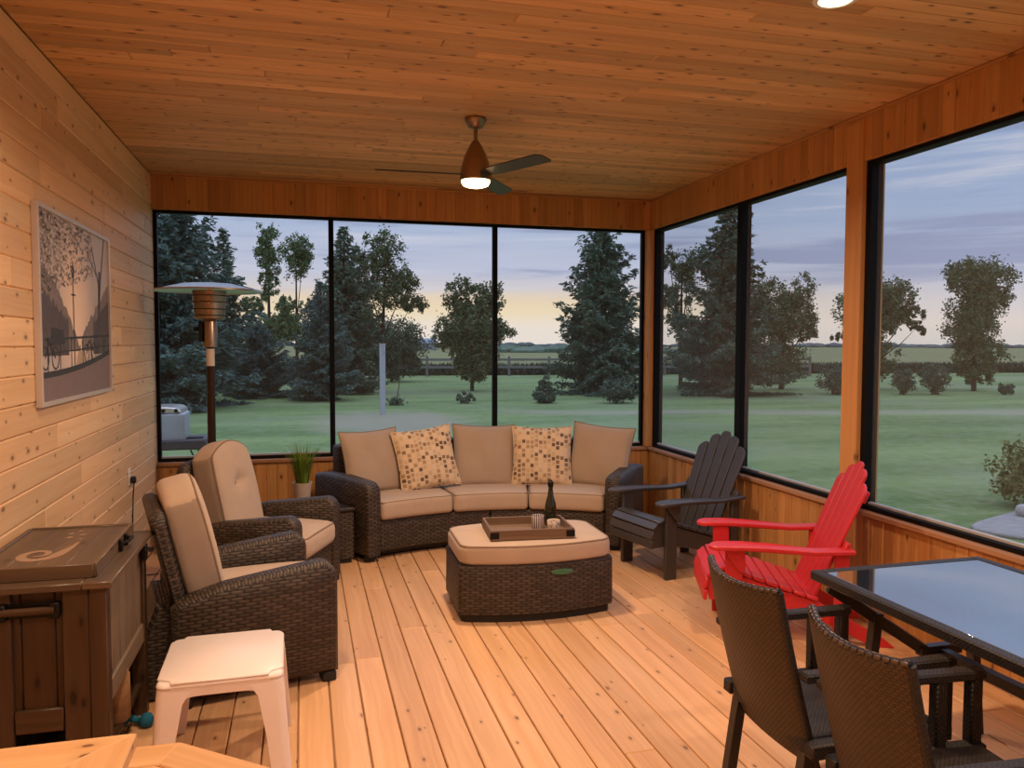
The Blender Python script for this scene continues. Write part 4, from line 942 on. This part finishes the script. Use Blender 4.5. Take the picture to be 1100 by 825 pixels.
# ---- wicker dining chairs
def dining_chair(label, loc, rz):
    t = thing('dining_chair', label, 'chair', loc, rz, 'wicker dining chairs at the glass table')
    mb = MB(); mb.rbox((0.03, 0, 0.375), (0.52, 0.455, 0.07), 0.02, (4, 4, 2)); mb.build('seat', M['finedark'], t, 50)
    mb = MB()
    def fn(p):
        x, y, z = p                       # y across, z up the back (0 = middle), x thickness
        f = (z+0.335)/0.67
        yy = y*(1.0-0.03*f); bow = -0.060*(1-(y/0.235)**2)*(0.35+0.65*f)
        return (x+bow-0.225-0.085*f-0.015*f*f+0.045*(1-f)**2+0.003, yy, 0.595+z*0.89-0.018*(1-(y/0.235)**2)*f)
    mb.rbox((0, 0, 0), (0.032, 0.455, 0.67), 0.012, (2, 10, 10), fn=fn); bk = mb.build('backrest', M['fine'], t, 60)
    mb = MB(); mb.tube([fn((0, -0.225+0.45*i/16, 0.335)) for i in range(17)], 0.014, 8); mb.build('braided_edge', M['braid'], bk)
    for s_ in (-1, 1):
        mb = MB(); mb.tube([fn((0, s_*0.225, -0.335+0.67*i/10)) for i in range(11)], 0.013, 8); mb.build('side_edge', M['finedark'], bk)
        mb = MB(); mb.bar((-0.205, s_*0.205, 0.345), (-0.255, s_*0.205, 0.0), 0.04, 0.04, (1, 0, 0)); mb.build('leg', M['tableframe'], t)
        mb = MB(); mb.bar((0.275, s_*0.25, 0.375), (0.275, s_*0.25, 0.0), 0.045, 0.045, (1, 0, 0)); mb.build('leg', M['tableframe'], t)
        mb = MB(); mb.prism([(-0.265, -0.022), (0.31, -0.026), (0.325, 0), (0.31, 0.026), (-0.265, 0.022)], (0, s_*0.262, 0.625), (1, 0, 0), (0, 1, 0), 0.032, 0.006); mb.build('arm', M['finedark'], t)
        mb = MB(); mb.box((0.285, s_*0.262, 0.50), (0.045, 0.042, 0.24), None, 0.006, 2); mb.build('arm_post', M['finedark'], t)
        mb = MB(); mb.box((0.155, s_*0.262, 0.50), (0.042, 0.042, 0.24), None, 0.006, 2); mb.build('arm_post', M['finedark'], t)
        mb = MB(); mb.box((0.04, s_*0.252, 0.375), (0.55, 0.05, 0.05), None, 0.006, 0); mb.build('seat_rail', M['finedark'], t)
    return t
d1 = dining_chair('brown wicker dining chair nearer the red chair, at the far end of the table side', (1.80, 2.395, 0), 0)
dup(d1, (1.795, 1.785, 0), math.radians(-4), 'brown wicker dining chair nearest the camera at the glass table', 'wicker dining chairs at the glass table')
# ---- cooler cart
CX, CY = -0.93, 3.48
t = thing('cooler_cart', 'dark-stained wooden cooler cart against the left plank wall', 'cart', (CX, CY, 0))
mb = MB()
for (x, w_) in ((-0.2055, 0.10), (0.205, 0.10)): mb.box((x, 0, 0.816), (w_, 0.81, 0.026), None, 0.004, 1)
for y in (-0.355, 0.355): mb.box((0, y, 0.816), (0.31, 0.10, 0.026), None, 0.004, 0)
mb.build('top', M['stain2'], t)
for sx in (-1, 1):
    for sy in (-1, 1):
        mb = MB(); mb.box((sx*0.200, sy*0.345, 0.40), (0.06, 0.06, 0.80), None, 0.004, 2); mb.build('leg', M['stain'], t)
mb = MB()
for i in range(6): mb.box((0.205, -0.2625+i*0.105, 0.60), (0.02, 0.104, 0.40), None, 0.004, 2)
mb.build('side_panel', M['stain_lit'], t)
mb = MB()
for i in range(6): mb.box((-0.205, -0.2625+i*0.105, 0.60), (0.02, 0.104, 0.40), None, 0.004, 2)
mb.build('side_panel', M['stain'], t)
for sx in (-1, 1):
    mb = MB(); mb.box((sx*0.215, 0, 0.385), (0.022, 0.63, 0.085), None, 0.004, 1); mb.build('lower_rail', M['stain_lit'] if sx > 0 else M['stain'], t)  # room-side rail takes the painted lit tone
for sy in (-1, 1):
    mb = MB()
    for i in range(3): mb.box((-0.11+i*0.11, sy*0.345, 0.56), (0.109, 0.02, 0.48), None, 0.005, 2)
    mb.build('end_panel', M['stain'], t)
    for sx in (-1, 1):
        mb = MB(); mb.box((sx*0.125, sy*0.360, 0.40), (0.088, 0.022, 0.80), None, 0.004, 2); mb.build('stile', M['stain'], t)
    mb = MB(); mb.box((0, sy*0.362, 0.325), (0.158, 0.022, 0.085), None, 0.004, 0); mb.build('lower_rail', M['stain'], t)
    mb = MB(); mb.box((-0.02, sy*0.374, 0.735), (0.20, 0.012, 0.055), None, 0.003, 0)
    for k in (-1, 1): mb.box((-0.02+k*0.085, sy*0.386, 0.735), (0.03, 0.03, 0.06), None, 0.004, 2)
    h_ = mb.build('handle', M['iron'], t)
    mb = MB(); mb.tube([(-0.105, sy*0.395, 0.738), (0.065, sy*0.395, 0.738)], 0.014, 10); mb.build('grip', M['stain'], h_)
mb = MB()
for i in range(4): mb.box((-0.16+i*0.107, 0, 0.14), (0.10, 0.66, 0.02), None, 0.003, 1)
mb.build('shelf', M['stain'], t)
mb = MB(); mb.box((0.238, 0.30, 0.755), (0.02, 0.045, 0.07), None, 0.004, 2); mb.tube([(0.245, 0.28, 0.765), (0.268, 0.28, 0.765), (0.268, 0.32, 0.765), (0.245, 0.32, 0.765)], 0.006, 6); mb.build('bottle_opener', M['iron'], t)
lid = MB()
for i in range(4): lid.box((-0.02, -0.25+i*0.167, 0.865), (0.40, 0.1665, 0.018), None, 0.002, 1) if False else lid.box((-0.17+i*0.10, 0, 0.865), (0.0995, 0.66, 0.02), None, 0.002, 1)
lid.box((-0.02, -0.33, 0.855), (0.40, 0.02, 0.052), None, 0.003, 0); lid.box((-0.02, 0.33, 0.855), (0.40, 0.02, 0.052), None, 0.003, 0)
lid.box((0.18, 0, 0.855), (0.02, 0.66, 0.052), None, 0.003, 1); lid.box((-0.22, 0, 0.855), (0.02, 0.66, 0.052), None, 0.003, 1)
lo = lid.build('lid', M['stain2'], t)
mb = MB()
for y in (0.03, 0.13): mb.box((0.198, y, 0.857), (0.016, 0.02, 0.05), None, 0.003)
mb.tube([(0.20, 0.03, 0.862), (0.226, 0.05, 0.87), (0.226, 0.11, 0.87), (0.20, 0.13, 0.862)], 0.007, 8); mb.build('lid_handle', M['iron'], lo)
# pale scroll painted on the lid: a spiral running out into a tail with flecks
mb = MB(); P = []
for i in range(46):
    f = i/45; a = -2.2+f*8.2; r = 0.018+0.062*f; P.append((-0.06+r*math.cos(a)*0.9, -0.13+r*math.sin(a)*1.15, 0.006+0.017*f))
for i in range(14):
    f = (i+1)/14; P.append((P[45][0]+0.05*f-0.02*f*f, P[45][1]+0.20*f, 0.021*(1-f)+0.004))
V = []; F = []; U = []
for i, p in enumerate(P):
    q = P[min(i+1, len(P)-1)]; q0 = P[max(i-1, 0)]; d = Vector((q[0]-q0[0], q[1]-q0[1], 0)).normalized(); n_ = Vector((-d.y, d.x, 0))*p[2]
    c_ = Vector((p[0], p[1], 0.8757)); V += [c_+n_, c_-n_]
for i in range(len(P)-1): F.append([2*i, 2*i+1, 2*i+3, 2*i+2]); U.append([(0, 0)]*4)
mb.add(V, F, U)
for (x, y, s_) in ((-0.02, 0.13, 0.02), (0.02, 0.17, 0.015), (-0.03, 0.20, 0.017), (0.03, 0.10, 0.012), (-0.005, 0.245, 0.014)):
    mb.add([(x-s_, y, 0.8757), (x, y-s_*0.5, 0.8757), (x+s_, y, 0.8757), (x, y+s_*1.4, 0.8757)], [[0, 1, 2, 3]], [[(0, 0)]*4])
mb.build('painted_scroll', flat('faded_pale_paint', (0.33, 0.22, 0.15), 0.6), lo)
# things kept under and beside the cart
mb = MB(); mb.lathe([(0.001, 0), (0.045, 0), (0.05, 0.01), (0.05, 0.20), (0.046, 0.21), (0.001, 0.21)], (0, 0, 0), 20); mb.box((0.049, 0, 0.10), (0.008, 0.012, 0.19), rotz(-0.9), 0.002, 2)
o = mb.build('wood_log', M['log'], None, 50); o.location = (-0.75, 3.44, 0.152); tag(o, 'upright tan log on the low shelf of the cooler cart', 'log')
t = thing('rope_toy', 'knotted blue rope toy on the floor at the foot of the cooler cart', 'toy', (-0.765, 3.695, 0))
mb = MB(); mb.tube([(-0.03, 0.0, 0.02), (0.01, 0.015, 0.035), (0.05, 0.0, 0.025), (0.09, -0.02, 0.03)], [0.018, 0.016, 0.016, 0.018], 10); mb.build('rope', M['blue'], t)
for i, (x, y, z, r_) in enumerate(((-0.035, 0, 0.03, 0.030), (0.085, -0.02, 0.032, 0.033))):
    mb = MB(); mb.lathe([(0.001, -r_), (r_*0.7, -r_*0.7), (r_, 0), (r_*0.7, r_*0.7), (0.001, r_)], (x, y, max(z, r_)), 12); mb.build('knot', M['blue'], t, 180)
mb = MB()
for i in range(14):
    a = rnd.uniform(2.2, 4.2); mb.tube([(-0.055, 0, 0.03), (-0.055+0.05*math.cos(a), 0.05*math.sin(a), 0.012+0.02*rnd.random())], 0.004, 5)
mb.build('frayed_end', M['label'], t)
# ---- white plastic side table
t = thing('plastic_side_table', 'low white plastic side table in front of the near wicker armchair', 'side table', (-0.315, 3.315, 0), math.radians(1))
a_, b_, zt = 0.228, 0.243, 0.425
def rrect(a, b, r, n=5): return arc(a-r, b-r, r, 0, 90, n)+arc(-a+r, b-r, r, 90, 180, n)+arc(-a+r, -b+r, r, 180, 270, n)+arc(a-r, -b+r, r, 270, 360, n)
mb = MB(); mb.prism(rrect(a_, b_, 0.035), (0, 0, zt-0.012), (1, 0, 0), (0, 1, 0), 0.024, 0.009)
mb.prism([(-a_+0.055, -b_), (a_-0.055, -b_), (a_-0.045, -b_+0.03), (a_-0.006, -b_+0.05), (a_, -b_+0.06), (a_, b_-0.06), (a_-0.006, b_-0.05), (a_-0.045, b_-0.03), (a_-0.055, b_), (-a_+0.055, b_), (-a_+0.045, b_-0.03), (-a_+0.006, b_-0.05), (-a_, b_-0.06), (-a_, -b_+0.06), (-a_+0.006, -b_+0.05), (-a_+0.045, -b_+0.03)], (0, 0, zt+0.002), (1, 0, 0), (0, 1, 0), 0.012, 0.005)
mb.build('top', M['white'], t, 50)
for sx in (-1, 1):
    for sy in (-1, 1):
        def L(zz, spl, w_, th=0.012):
            ax, by = a_-0.002+spl, b_-0.002+spl; r = 0.03
            outer = arc(ax-r, by-r, r, 0, 90, 5); inner = arc(ax-r, by-r, r-th, 90, 0, 5)
            P = [(ax, by-w_)]+outer+[(ax-w_, by), (ax-w_, by-th)]+inner+[(ax-th, by-w_)]
            return [(sx*x, sy*y, zz) for x, y in P]
        mb = MB(); rings = [L(0.0, 0.030, 0.068), L(0.20, 0.016, 0.080), L(0.35, 0.006, 0.098), L(0.405, 0.0, 0.13)]
        if sx*sy < 0: rings = [r[::-1] for r in rings]
        mb.loft(rings); mb.build('leg', M['white'], t, 50)
for s_ in (-1, 1):
    for ax in (0, 1):
        hw = (a_ if ax == 0 else b_)-0.05; top_ = [(hw, 0.0), (-hw, 0.0), (-hw, -0.07)]+[(hw*0.93*(-1+2*i/10), -0.036-0.03*abs(-1+2*i/10)**6) for i in range(11)]+[(hw, -0.07)]
        mb = MB(); 
        if ax == 0: mb.prism(top_, (0, s_*(b_-0.007), zt-0.016), (1, 0, 0), (0, 0, 1), 0.012, 0.002)
        else: mb.prism(top_, (s_*(a_-0.007), 0, zt-0.016), (0, 1, 0), (0, 0, 1), 0.012, 0.002)
        mb.build('apron', M['white'], t)
# ---- cedar table and bench at the lower left
t = thing('cedar_table', 'honey-coloured cedar table with a mitred border at the lower left corner', 'table', (-0.405, 2.065, 0))
W_, D_, fw, z1 = 0.76, 0.95, 0.135, 0.73    # runs to -x and -y from its far right corner
mb = MB()
def pb(poly, z, th=0.036, A=(1, 0, 0), B=(0, 1, 0)): mb.prism(poly, (0, 0, z-th/2), A, B, th, 0.004)
pb([(0, 0), (-W_, 0), (-W_+fw, -fw), (-fw, -fw)], z1)
pb([(-W_+fw, -D_+fw), (-W_, -D_), (0, -D_), (-fw, -D_+fw)], z1)
mb.prism([(0, 0), (-D_, 0), (-D_+fw, -fw), (-fw, -fw)], (0, 0, z1-0.018), (0, 1, 0), (-1, 0, 0), 0.036, 0.004) if False else mb.prism([(0, 0), (D_, 0), (D_-fw, fw), (fw, fw)], (0, 0, z1-0.018), (0, -1, 0), (-1, 0, 0), 0.036, 0.004)
mb.prism([(0, 0), (D_, 0), (D_-fw, -fw), (fw, -fw)], (-W_, 0, z1-0.018), (0, -1, 0), (-1, 0, 0), 0.036, 0.004)
n_ = 4; p_ = (W_-2*fw)/n_
for i in range(n_): mb.box((-fw-(i+0.5)*p_, -D_/2, z1-0.02), (p_-0.005, D_-2*fw-0.004, 0.032), None, 0.004, 1)
mb.build('top', M['cedar'], t, 25)
for sx in (0.09, W_-0.09):
    for sy in (0.09, D_-0.09):
        mb = MB(); mb.box((-sx, -sy, (z1-0.036)/2), (0.085, 0.085, z1-0.036), None, 0.005, 2); mb.build('leg', M['cedar'], t)
mb = MB()
for y in (0.09, D_-0.09): mb.box((-W_/2, -y, z1-0.08), (W_-0.27, 0.03, 0.085), None, 0.003, 0)
mb.build('apron', M['cedar'], t)
t = thing('cedar_bench', 'angled cedar bench with a mitred corner beside the white plastic table', 'bench', (-0.38, 2.57, 0))
mb = MB(); w_ = 0.125; z1 = 0.45; c1 = Vector((-0.70, 0)); c2 = Vector((0, 0)); dv = Vector((math.cos(math.radians(-39)), math.sin(math.radians(-39)))); c3 = c2+dv*0.62; c4 = c3+Vector((0, -0.55))
def inset(pts, w):
    out = []
    for i, p in enumerate(pts):
        d1 = (pts[i]-pts[i-1]).normalized() if i else (pts[1]-pts[0]).normalized(); d2 = (pts[i+1]-pts[i]).normalized() if i < len(pts)-1 else d1
        n1 = Vector((d1.y, -d1.x)); n2 = Vector((d2.y, -d2.x)); b = (n1+n2).normalized(); out.append(p+b*w/b.dot(n1))
    return out
O = [c1, c2, c3, c4]; I = inset(O, w_); J = inset(O, w_+0.006); K = inset(O, 2*w_)
for i in range(3):
    for (Pa, Pb) in ((O, I), (J, K)):
        A = (Pa[i+1]-Pa[i]).normalized(); B = Vector((-A.y, A.x))
        mb.prism([((q-Pa[i]).dot(A), (q-Pa[i]).dot(B)) for q in (Pa[i], Pa[i+1], Pb[i+1], Pb[i])], (Pa[i].x, Pa[i].y, z1-0.018), (A.x, A.y, 0), (B.x, B.y, 0), 0.036, 0.004)
mb.build('seat', M['cedar'], t, 25)
for i, (x, y) in enumerate(((-0.6, -0.12), (-0.05, -0.14), (0.36, -0.44), (0.34, -0.85))):
    mb = MB(); mb.box((x, y, (z1-0.036)/2), (0.07, 0.07, z1-0.036), None, 0.004, 2); mb.build('leg', M['cedar'], t)
# ---- patio heater
t = thing('patio_heater', 'tall bronze patio heater with a wide metal hood in the left back corner', 'patio heater', (-0.70, 6.60, 0))
mb = MB(); mb.lathe([(0.001, 0.02), (0.23, 0.02), (0.235, 0.0), (0.235, 0.05), (0.21, 0.09), (0.20, 0.60), (0.17, 0.68), (0.05, 0.70), (0.04, 0.72)], (0, 0, 0), 32); mb.build('tank_housing', M['bronze'], t, 40)
mb = MB(); mb.tube([(0, 0, 0.70), (0, 0, 1.66)], 0.031, 20); mb.build('pole', M['bronze'], t)
mb = MB(); mb.lathe([(0.0318, 1.51), (0.0318, 1.645)], (0, 0, 0), 20); o = mb.build('paper_label', M['label'], t); o['label'] = 'white paper label'
mb = MB(); mb.lathe([(0.033, 1.655), (0.055, 1.66), (0.055, 1.86), (0.05, 1.875), (0.001, 1.876)], (0, 0, 0), 24); mb.build('burner_neck', M['nickel'], t, 40)
mb = MB(); mb.box((-0.065, -0.02, 1.78), (0.03, 0.05, 0.16), None, 0.006); mb.lathe([(0.02, 0), (0.02, 0.03), (0.001, 0.032)], (-0.085, -0.02, 1.80), 12, M=roty(-PI/2)); mb.build('control_knob', M['iron'], t)
mb = MB(); mb.lathe([(0.10, 1.875), (0.115, 1.885), (0.128, 2.10), (0.12, 2.10), (0.108, 1.89), (0.10, 1.875)], (0, 0, 0), 36); mb.lathe([(0.001, 1.874), (0.11, 1.876), (0.115, 1.885), (0.001, 1.89)], (0, 0, 0), 30); mb.build('burner_screen', M['nickel'], t, 40)
for z in (1.905, 1.955, 2.01, 2.06):
    mb = MB(); mb.tube([(0.138*math.cos(a), 0.138*math.sin(a), z) for a in [2*PI*i/32 for i in range(32)]], 0.003, 6, closed=True); mb.build('guard_ring', M['iron'], t)
mb = MB(); mb.lathe([(0.40, 2.098), (0.405, 2.092), (0.402, 2.104), (0.22, 2.150), (0.06, 2.163), (0.001, 2.166), (0.001, 2.158), (0.06, 2.155), (0.22, 2.143), (0.40, 2.098)], (0, 0, 0), 48); hd = mb.build('hood', M['steel'], t, 30)
for i in range(3):
    a = -0.5+i*2*PI/3; mb = MB(); mb.tube([(0.06*math.cos(a), 0.06*math.sin(a), 2.1645), (0.22*math.cos(a), 0.22*math.sin(a), 2.1515), (0.39*math.cos(a), 0.39*math.sin(a), 2.107)], 0.004, 6); mb.build('hood_seam', M['iron'], hd)
mb = MB(); mb.tube([(0, 0, 2.09), (0, 0, 2.16)], 0.012, 8); mb.build('hood_stud', M['steel'], t)
# ---- framed print on the plank wall
t = thing('framed_picture', 'large silver-framed street scene print on the left plank wall', 'picture', (XL+0.012, 4.765, 1.865))
w_, h_ = 1.40, 0.955
mb = MB()
for s_ in (-1, 1): mb.box((0.003, s_*(w_/2-0.011), 0), (0.03, 0.022, h_), None, 0.002, 2); mb.box((0.003, 0, s_*(h_/2-0.011)), (0.03, w_-0.044, 0.022), None, 0.002, 1)
mb.build('frame', M['silver'], t, 25)
m, nt, b = newmat('printed_dusk_sky'); u, v, _ = nt.sep(nt.uv())
gl = nt.m('SQRT', nt.m('ADD', nt.m('POWER', nt.m('ABSOLUTE', nt.m('DIVIDE', nt.m('SUBTRACT', u, -0.06), 0.30)), 2.0), nt.m('POWER', nt.m('ABSOLUTE', nt.m('DIVIDE', nt.m('SUBTRACT', v, 0.02), 0.42)), 2.0)))
c = nt.mix(nt.smooth(gl, 0.1, 1.5), (0.95, 0.74, 0.58), (0.52, 0.47, 0.45)); pr(nt, b, c, 0.5); skym = m
PM = [skym, flat('printed_far_mauve', (0.30, 0.245, 0.23), 0.5, 0, 0.25, scale=25), flat('printed_dark_mauve', (0.145, 0.12, 0.125), 0.5, 0, 0.35, scale=40), flat('printed_near_black', (0.045, 0.04, 0.042), 0.5), flat('printed_pink_paving', (0.26, 0.19, 0.19), 0.5, 0, 0.15, scale=18), flat('printed_pale_water', (0.55, 0.41, 0.30), 0.5), flat('printed_soft_leaves', (0.45, 0.385, 0.36), 0.5, 0, 0.25, scale=12)]
mb = MB()
def pp(pts, k, d):
    n0 = len(pts); area = sum(pts[i][0]*pts[(i+1) % n0][1]-pts[(i+1) % n0][0]*pts[i][1] for i in range(n0))
    if area < 0: pts = pts[::-1]
    mb.add([(0.004+d*0.0003, u_, v_) for u_, v_ in pts], [list(range(n0))], [list(pts)], k)
hw, hh = w_/2-0.02, h_/2-0.02
pp([(-hw, -hh), (hw, -hh), (hw, hh), (-hw, hh)], 0, 0)
pr_ = random.Random(3)
def skyline(a, b, f, base, k, d, n=26, rough=0.02):
    top = [(a+(b-a)*i/n, f(i/n)+pr_.uniform(-rough, rough)) for i in range(n+1)]; pp([(a, base)]+top+[(b, base)], k, d)
skyline(-hw, 0.02, lambda f: 0.22-0.42*f**1.4, -0.22, 1, 1); skyline(0.05, hw, lambda f: -0.17+0.34*f**0.8, -0.22, 1, 1)
skyline(-hw, -0.20, lambda f: 0.10-0.16*f, -0.24, 2, 2); skyline(0.30, hw, lambda f: -0.06+0.14*f, -0.24, 2, 2)
pp([(-0.02, -0.22), (0.10, -0.22), (0.24, -0.33), (-0.10, -0.33)], 5, 2)
skyline(-hw, hw, lambda f: -0.315+0.10*f*f, -hh, 3, 3, 20, 0.0)
skyline(-hw, hw, lambda f: -0.345+0.10*f*f, -hh, 4, 4, 20, 0.0)
def bar_(a, b, wd, k, d):
    v_ = Vector((b[0]-a[0], b[1]-a[1])).normalized(); n_ = Vector((-v_.y, v_.x))*wd/2
    pp([(a[0]+n_.x, a[1]+n_.y), (b[0]+n_.x, b[1]+n_.y), (b[0]-n_.x, b[1]-n_.y), (a[0]-n_.x, a[1]-n_.y)], k, d)
bar_((-0.10, -0.30), (-0.10, 0.17), 0.014, 3, 5); pp([(-0.12, 0.17), (-0.08, 0.17), (-0.07, 0.21), (-0.10, 0.25), (-0.13, 0.21)], 3, 5); bar_((-0.14, 0.08), (-0.06, 0.08), 0.008, 3, 5)
bar_((0.42, -0.24), (0.47, 0.25), 0.045, 2, 5); bar_((0.455, 0.10), (0.60, hh), 0.02, 2, 5); bar_((0.46, 0.15), (0.30, 0.38), 0.014, 2, 5); bar_((0.40, 0.22), (0.20, 0.34), 0.007, 2, 5)
for x in (-0.56, -0.36, -0.16, 0.06, 0.24, 0.40, 0.55): bar_((x, -0.315+0.10*((x+hw)/(2*hw))**2), (x, -0.15), 0.010, 3, 6)
bar_((-0.6, -0.16), (hw, -0.13), 0.012, 3, 6); bar_((-0.6, -0.23), (hw, -0.19), 0.007, 3, 6)
for cx, cy, r in ((-0.60, -0.25, 0.055), (-0.44, -0.25, 0.055), (0.14, -0.235, 0.05), (0.30, -0.225, 0.05)):
    for i in range(14):
        a0, a1 = 2*PI*i/14, 2*PI*(i+1)/14; bar_((cx+r*math.cos(a0), cy+r*math.sin(a0)), (cx+r*math.cos(a1), cy+r*math.sin(a1)), 0.008, 3, 7)
for (a, b) in (((-0.60, -0.25), (-0.54, -0.17)), ((-0.54, -0.17), (-0.44, -0.25)), ((0.14, -0.235), (0.20, -0.16)), ((0.20, -0.16), (0.30, -0.225))): bar_(a, b, 0.010, 3, 7)
pp([(-0.52, -0.19), (-0.28, -0.18), (-0.30, -0.11), (-0.48, -0.10)], 3, 7)
for i in range(1500):
    x = -hw+0.9*pr_.random()**1.6*1.1; y = hh-0.40*pr_.random()**1.2*(1-0.5*(x+hw)/(2*hw)); s_ = pr_.uniform(0.003, 0.010)
    if x+s_ < hw: pp([(x, y-s_*2), (x+s_, y-s_), (x, y-0.002), (max(x-s_, -hw), y-s_)], 1 if pr_.random() < 0.25 else 6, 8)
mb.build('print', PM, t, smooth=False)
mb = MB(); mb.box((-0.006, 0, 0), (0.010, w_-0.03, h_-0.03), None, 0.001); mb.build('backing_board', M['plug'], t)
# ---- wall outlet and cord
t = thing('wall_outlet', 'white power outlet on the left plank wall above the cooler cart', 'outlet', (XL, 6.02, 0.745))
mb = MB(); mb.box((0.004, 0, 0), (0.008, 0.075, 0.12), None, 0.003, 2); mb.build('plate', M['plate'], t)
mb = MB()
for z in (0.025,):
    mb.box((0.009, 0, z), (0.003, 0.03, 0.03), None, 0.001, 2)
mb.build('socket', M['label'], t)
t = thing('power_cord', 'black plug and thin cord hanging from the white outlet down the plank wall', 'cord', (XL, 6.03, 0.72))
mb = MB(); mb.rbox((0.026, 0, 0), (0.036, 0.045, 0.05), 0.012, (3, 3, 3)); mb.build('plug', M['plug'], t)
mb = MB(); mb.tube([(0.03, 0, -0.02), (0.022, 0.0, -0.12), (0.012, 0.02, -0.30), (0.012, -0.01, -0.50), (0.014, 0.02, -0.66), (0.03, 0.04, -0.705), (0.16, 0.09, -0.712)], 0.0045, 6); mb.build('cable', M['plug'], t)
# ---- ceiling fan with lamp
FX, FY = 1.054, 4.829
t = thing('ceiling_fan', 'three-bladed ceiling fan with a lit lamp in the middle of the board ceiling', 'fan', (FX, FY, H))
mb = MB(); mb.lathe([(0.001, 0), (0.068, 0), (0.070, -0.012), (0.045, -0.058), (0.020, -0.068), (0.001, -0.068)], (0, 0, 0), 28); mb.build('canopy', M['nickel'], t, 40)
mb = MB(); mb.tube([(0, 0, -0.06), (0, 0, -0.16)], 0.0125, 14); mb.build('downrod', M['nickel'], t)
mb = MB(); mb.lathe([(0.001, -0.135), (0.018, -0.137), (0.040, -0.17), (0.072, -0.235), (0.092, -0.305), (0.098, -0.355), (0.098, -0.385), (0.001, -0.386)], (0, 0, 0), 36); mb.build('motor_housing', M['nickel'], t, 40)
mb = MB(); mb.lathe([(0.088, -0.383), (0.088, -0.395), (0.078, -0.412), (0.05, -0.422), (0.001, -0.425)], (0, 0, 0), 36); o = mb.build('lamp_lens', M['bulb'], t, 60); o['label'] = 'glowing white lens'
for a in (178, 298, 58):
    mb = MB(); a = math.radians(a)
    pts = [(0.085, -0.035), (0.20, -0.055), (0.58, -0.062), (0.615, -0.035), (0.62, 0.035), (0.60, 0.052), (0.20, 0.055), (0.085, 0.035)]
    Mx = rotz(a) @ rotx(math.radians(-13)); mb.prism(pts, (0, 0, -0.345), Mx @ Vector((1, 0, 0)), Mx @ Vector((0, 1, 0)), 0.007, 0.002); mb.build('blade', M['blade'], t)
def lamp(name, loc, power, size, col, spread=180, rot=(0, 0, 0)):
    L = bpy.data.lights.new(name, 'AREA'); L.shape = 'DISK'; L.size = size; L.energy = power; L.color = col; L.spread = math.radians(spread)
    o = bpy.data.objects.new(name, L); COL.objects.link(o); o.location = loc; o.rotation_euler = rot; return o
WARM = (1.0, 0.68, 0.45)
lamp('fan_lamp_light', (FX, FY, H-0.446), 47, 0.16, WARM, 178)
def can(label, x, y, power=31.5):
    t = thing('recessed_light', label, 'light', (x, y, H), 0, 'recessed ceiling lights')
    mb = MB(); mb.lathe([(0.090, 0.0), (0.088, -0.004), (0.068, -0.006), (0.066, 0.0)], (0, 0, 0), 32); mb.build('trim_ring', M['plate'], t, 40)
    mb = MB(); mb.lathe([(0.067, -0.001), (0.04, -0.0035), (0.001, -0.004)], (0, 0, 0), 28); mb.build('lens', M['bulb2'], t, 60)
    lamp('recessed_light_glow', (x, y, H-0.012), power, 0.13, WARM, 150)
can('lit recessed ceiling light at the top edge of the view, above the dining table', 2.10, 2.80, 27)
can('recessed ceiling light above the white side table, left of the one over the dining table', -0.15, 2.75, 29)
can('recessed ceiling light behind the viewer on the right', 2.10, 0.55)
can('recessed ceiling light behind the viewer on the left', 0.0, 0.55)
# ------------------------------------------------------------------ camera and view
cd = bpy.data.cameras.new('camera'); cam = bpy.data.objects.new('camera', cd); COL.objects.link(cam)
cd.sensor_width = 36.0; cd.lens = 36.0*842.97/1100; cd.clip_start = 0.05; cd.clip_end = 5000
yaw, pit, rol = 0.26117, 0.05128, 0.00218
f = Vector((math.sin(yaw)*math.cos(pit), math.cos(yaw)*math.cos(pit), -math.sin(pit))); r = Vector((math.cos(yaw), -math.sin(yaw), 0)); u = r.cross(f)
r2 = r*math.cos(rol)+u*math.sin(rol); u2 = u*math.cos(rol)-r*math.sin(rol)
cam.matrix_world = Matrix.Translation((0, 0, 1.69)) @ Matrix((r2, u2, -f)).transposed().to_4x4()
SC.camera = cam
vs = SC.view_settings; vs.view_transform = 'Standard'; vs.look = 'None'; vs.gamma = 1.0; vs.use_curve_mapping = False; vs.exposure = 0.0
SC.display_settings.display_device = 'sRGB'
SC.cycles.transparent_max_bounces = 16; SC.cycles.max_bounces = 8; SC.cycles.diffuse_bounces = 5
